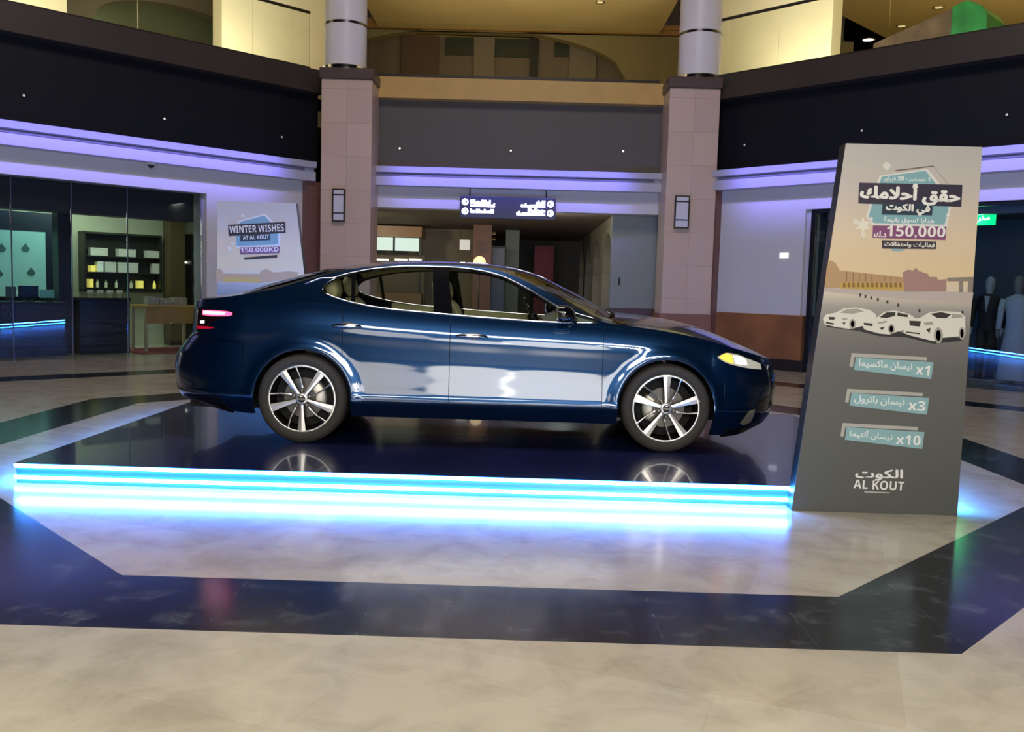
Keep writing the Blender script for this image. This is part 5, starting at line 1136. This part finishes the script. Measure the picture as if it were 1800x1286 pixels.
seat(0.36, -0.40, 'rear_seat'); seat(0.36, 0.40, 'rear_seat')
st_ = MB(); rows = []
ctr = Vector((1.78, 0.40, 0.96)); ax = Vector((0.9, 0, 0.42)).normalized(); e1 = Vector((0, 1, 0)); e2 = ax.cross(e1)
# the wheel is on the far side in left hand drive
for i in range(33):
    a = 2*PI*i/32; d = e1*math.cos(a)+e2*math.sin(a); rows.append([ctr+d*(0.185+0.014*math.cos(2*PI*k/8))+ax*0.014*math.sin(2*PI*k/8) for k in range(9)])
sw_ = st_.grid(rows).build('steering_wheel', M_trimblk, CAR, smooth=True)
MB().ball(ctr, 0.055, 12, 8).build('hub', M_trimblk, sw_, smooth=True)
for a in (0, PI, -PI/2): MB().tube([ctr, ctr+(e1*math.cos(a)+e2*math.sin(a))*0.18], 0.012, 8).build('spoke', M_trimblk, sw_, smooth=True)
MB().box((1.66, -0.13, 1.275), (1.70, 0.13, 1.345)).build('rear_view_mirror', M_trimblk, CAR, bevel=0.01)

# wheels: dark barrel, five wide machined spokes, five thin blades, tyre, disc, caliper, hub, nuts
def wheel(cx, sy, rot):
    # built facing -y then turned for the far side
    yo = -0.912; R = 0.340; RR = 0.252
    w = MB().lathe([(RR-0.012, 0.0), (RR, 0.004), (RR+0.004, 0.012), (RR-0.01, 0.02), (RR-0.02, 0.06), (RR-0.03, 0.20), (RR-0.005, 0.215)], 'y', 56).build('wheel', M_rimdark, CAR, auto=45)
    w.location = (cx, yo if sy < 0 else -yo, R); w.rotation_euler = (0, 0, 0 if sy < 0 else PI)
    MB().lathe([(RR-0.006, -0.003), (RR+0.006, -0.006), (RR+0.010, 0.0), (RR+0.008, 0.01)], 'y', 64).build('rim_lip', M_alloy, w, smooth=True)
    tp = [(RR+0.006, 0.004), (RR+0.012, -0.006), (RR+0.03, -0.010), (RR+0.055, -0.010), (R-0.02, -0.002), (R-0.006, 0.012), (R, 0.03), (R, 0.075), (R-0.004, 0.08), (R, 0.085), (R, 0.12), (R-0.004, 0.125), (R, 0.13), (R, 0.18), (R-0.006, 0.2), (R-0.02, 0.212), (RR+0.03, 0.22), (RR-0.005, 0.21)]
    MB().lathe(tp, 'y', 72).build('tire', M_tire, w, smooth=True)
    MB().lathe([(0.001, 0.085), (0.155, 0.085), (0.16, 0.095), (0.16, 0.105)], 'y', 40).build('brake_disc', mat('brake_disc', (0.16, 0.15, 0.14), 0.4, 0.8), w, auto=30)
    MB().lathe([(0.001, 0.11), (RR-0.03, 0.11)], 'y', 32).build('back_plate', M_under, w)
    cal = MB(); rows = []
    for i in range(9):
        a = math.radians(-35+70*i/8+(12 if cx < 1 else 180)); rows.append([(r*math.cos(a), y, r*math.sin(a)) for r, y in ((0.10, 0.05), (0.165, 0.05), (0.175, 0.06), (0.175, 0.1))])
    cal.grid(rows).build('brake_caliper', mat('caliper', (0.6, 0.57, 0.5), 0.4, 0.6), w, smooth=True)
    def spoke(a, prof, name, m, y_hub, y_rim, skew=0.0):
        # prof: (radius, half width)
        mb = MB(); tops = []; bots = []
        for r, h in prof:
            f = (r-prof[0][0])/(prof[-1][0]-prof[0][0]); aa = a+skew*(1-f); y = y_hub+(y_rim-y_hub)*f
            dx, dz = math.cos(aa), math.sin(aa); px, pz = -dz, dx
            tops.append([(r*dx+px*h, y, r*dz+pz*h), (r*dx, y-0.002, r*dz), (r*dx-px*h, y, r*dz-pz*h)]); bots.append([(r*dx+px*h*1.15, y+0.03, r*dz+pz*h*1.15), (r*dx-px*h*1.15, y+0.03, r*dz-pz*h*1.15)])
        mb.grid(tops, 0); mb.grid([[t[0], b[0]] for t, b in zip(tops, bots)], 1, True); mb.grid([[t[2], b[1]] for t, b in zip(tops, bots)], 1)
        return mb.build(name, [m, M_rimdark], w, merge=False)
    for k in range(5):
        a = math.radians(rot+72*k); spoke(a, [(0.035, 0.011), (0.09, 0.014), (0.15, 0.020), (0.21, 0.027), (0.247, 0.031)], 'wide_spoke', M_alloy, -0.004, -0.002)
        a2 = math.radians(rot+72*k+36+11); spoke(a2, [(0.085, 0.008), (0.11, 0.0055), (0.17, 0.005), (0.247, 0.006)], 'thin_spoke', M_alloy, 0.012, -0.002, math.radians(-11))
    MB().lathe([(0.046, 0.02), (0.046, -0.006), (0.036, -0.012), (0.030, -0.012)], 'y', 32).build('hub_ring', M_alloy, w, auto=40)
    hc = MB().lathe([(0.030, -0.011), (0.001, -0.011)], 'y', 28).build('hub_cap', mat('hub_cap_dark', lin(70, 64, 64), 0.3, 0.5), w)
    MB().lathe([(0.019, -0.012), (0.024, -0.016), (0.026, -0.012)], 'y', 28).box((-0.027, -0.0165, -0.005), (0.027, -0.011, 0.005)).build('hub_emblem', M_chr, hc, auto=40)
    for k in range(5):
        a = math.radians(rot+36+72*k); MB().lathe([(0.011, 0.012), (0.011, -0.002), (0.007, -0.006), (0.001, -0.006)], 'y', 12, (0.062*math.cos(a), 0, 0.062*math.sin(a))).build('wheel_nut', M_chr, w, auto=40)
    a = math.radians(60 if cx < 1 else 14); MB().ball(((RR+0.006)*math.cos(a), -0.012, (RR+0.006)*math.sin(a)), 0.008, 8, 6).build('valve', M_alloy, w, smooth=True)
for cx, rot in ((0.0, -90), (WB, 90)):
    for sy in (-1, 1): wheel(cx, sy, rot)
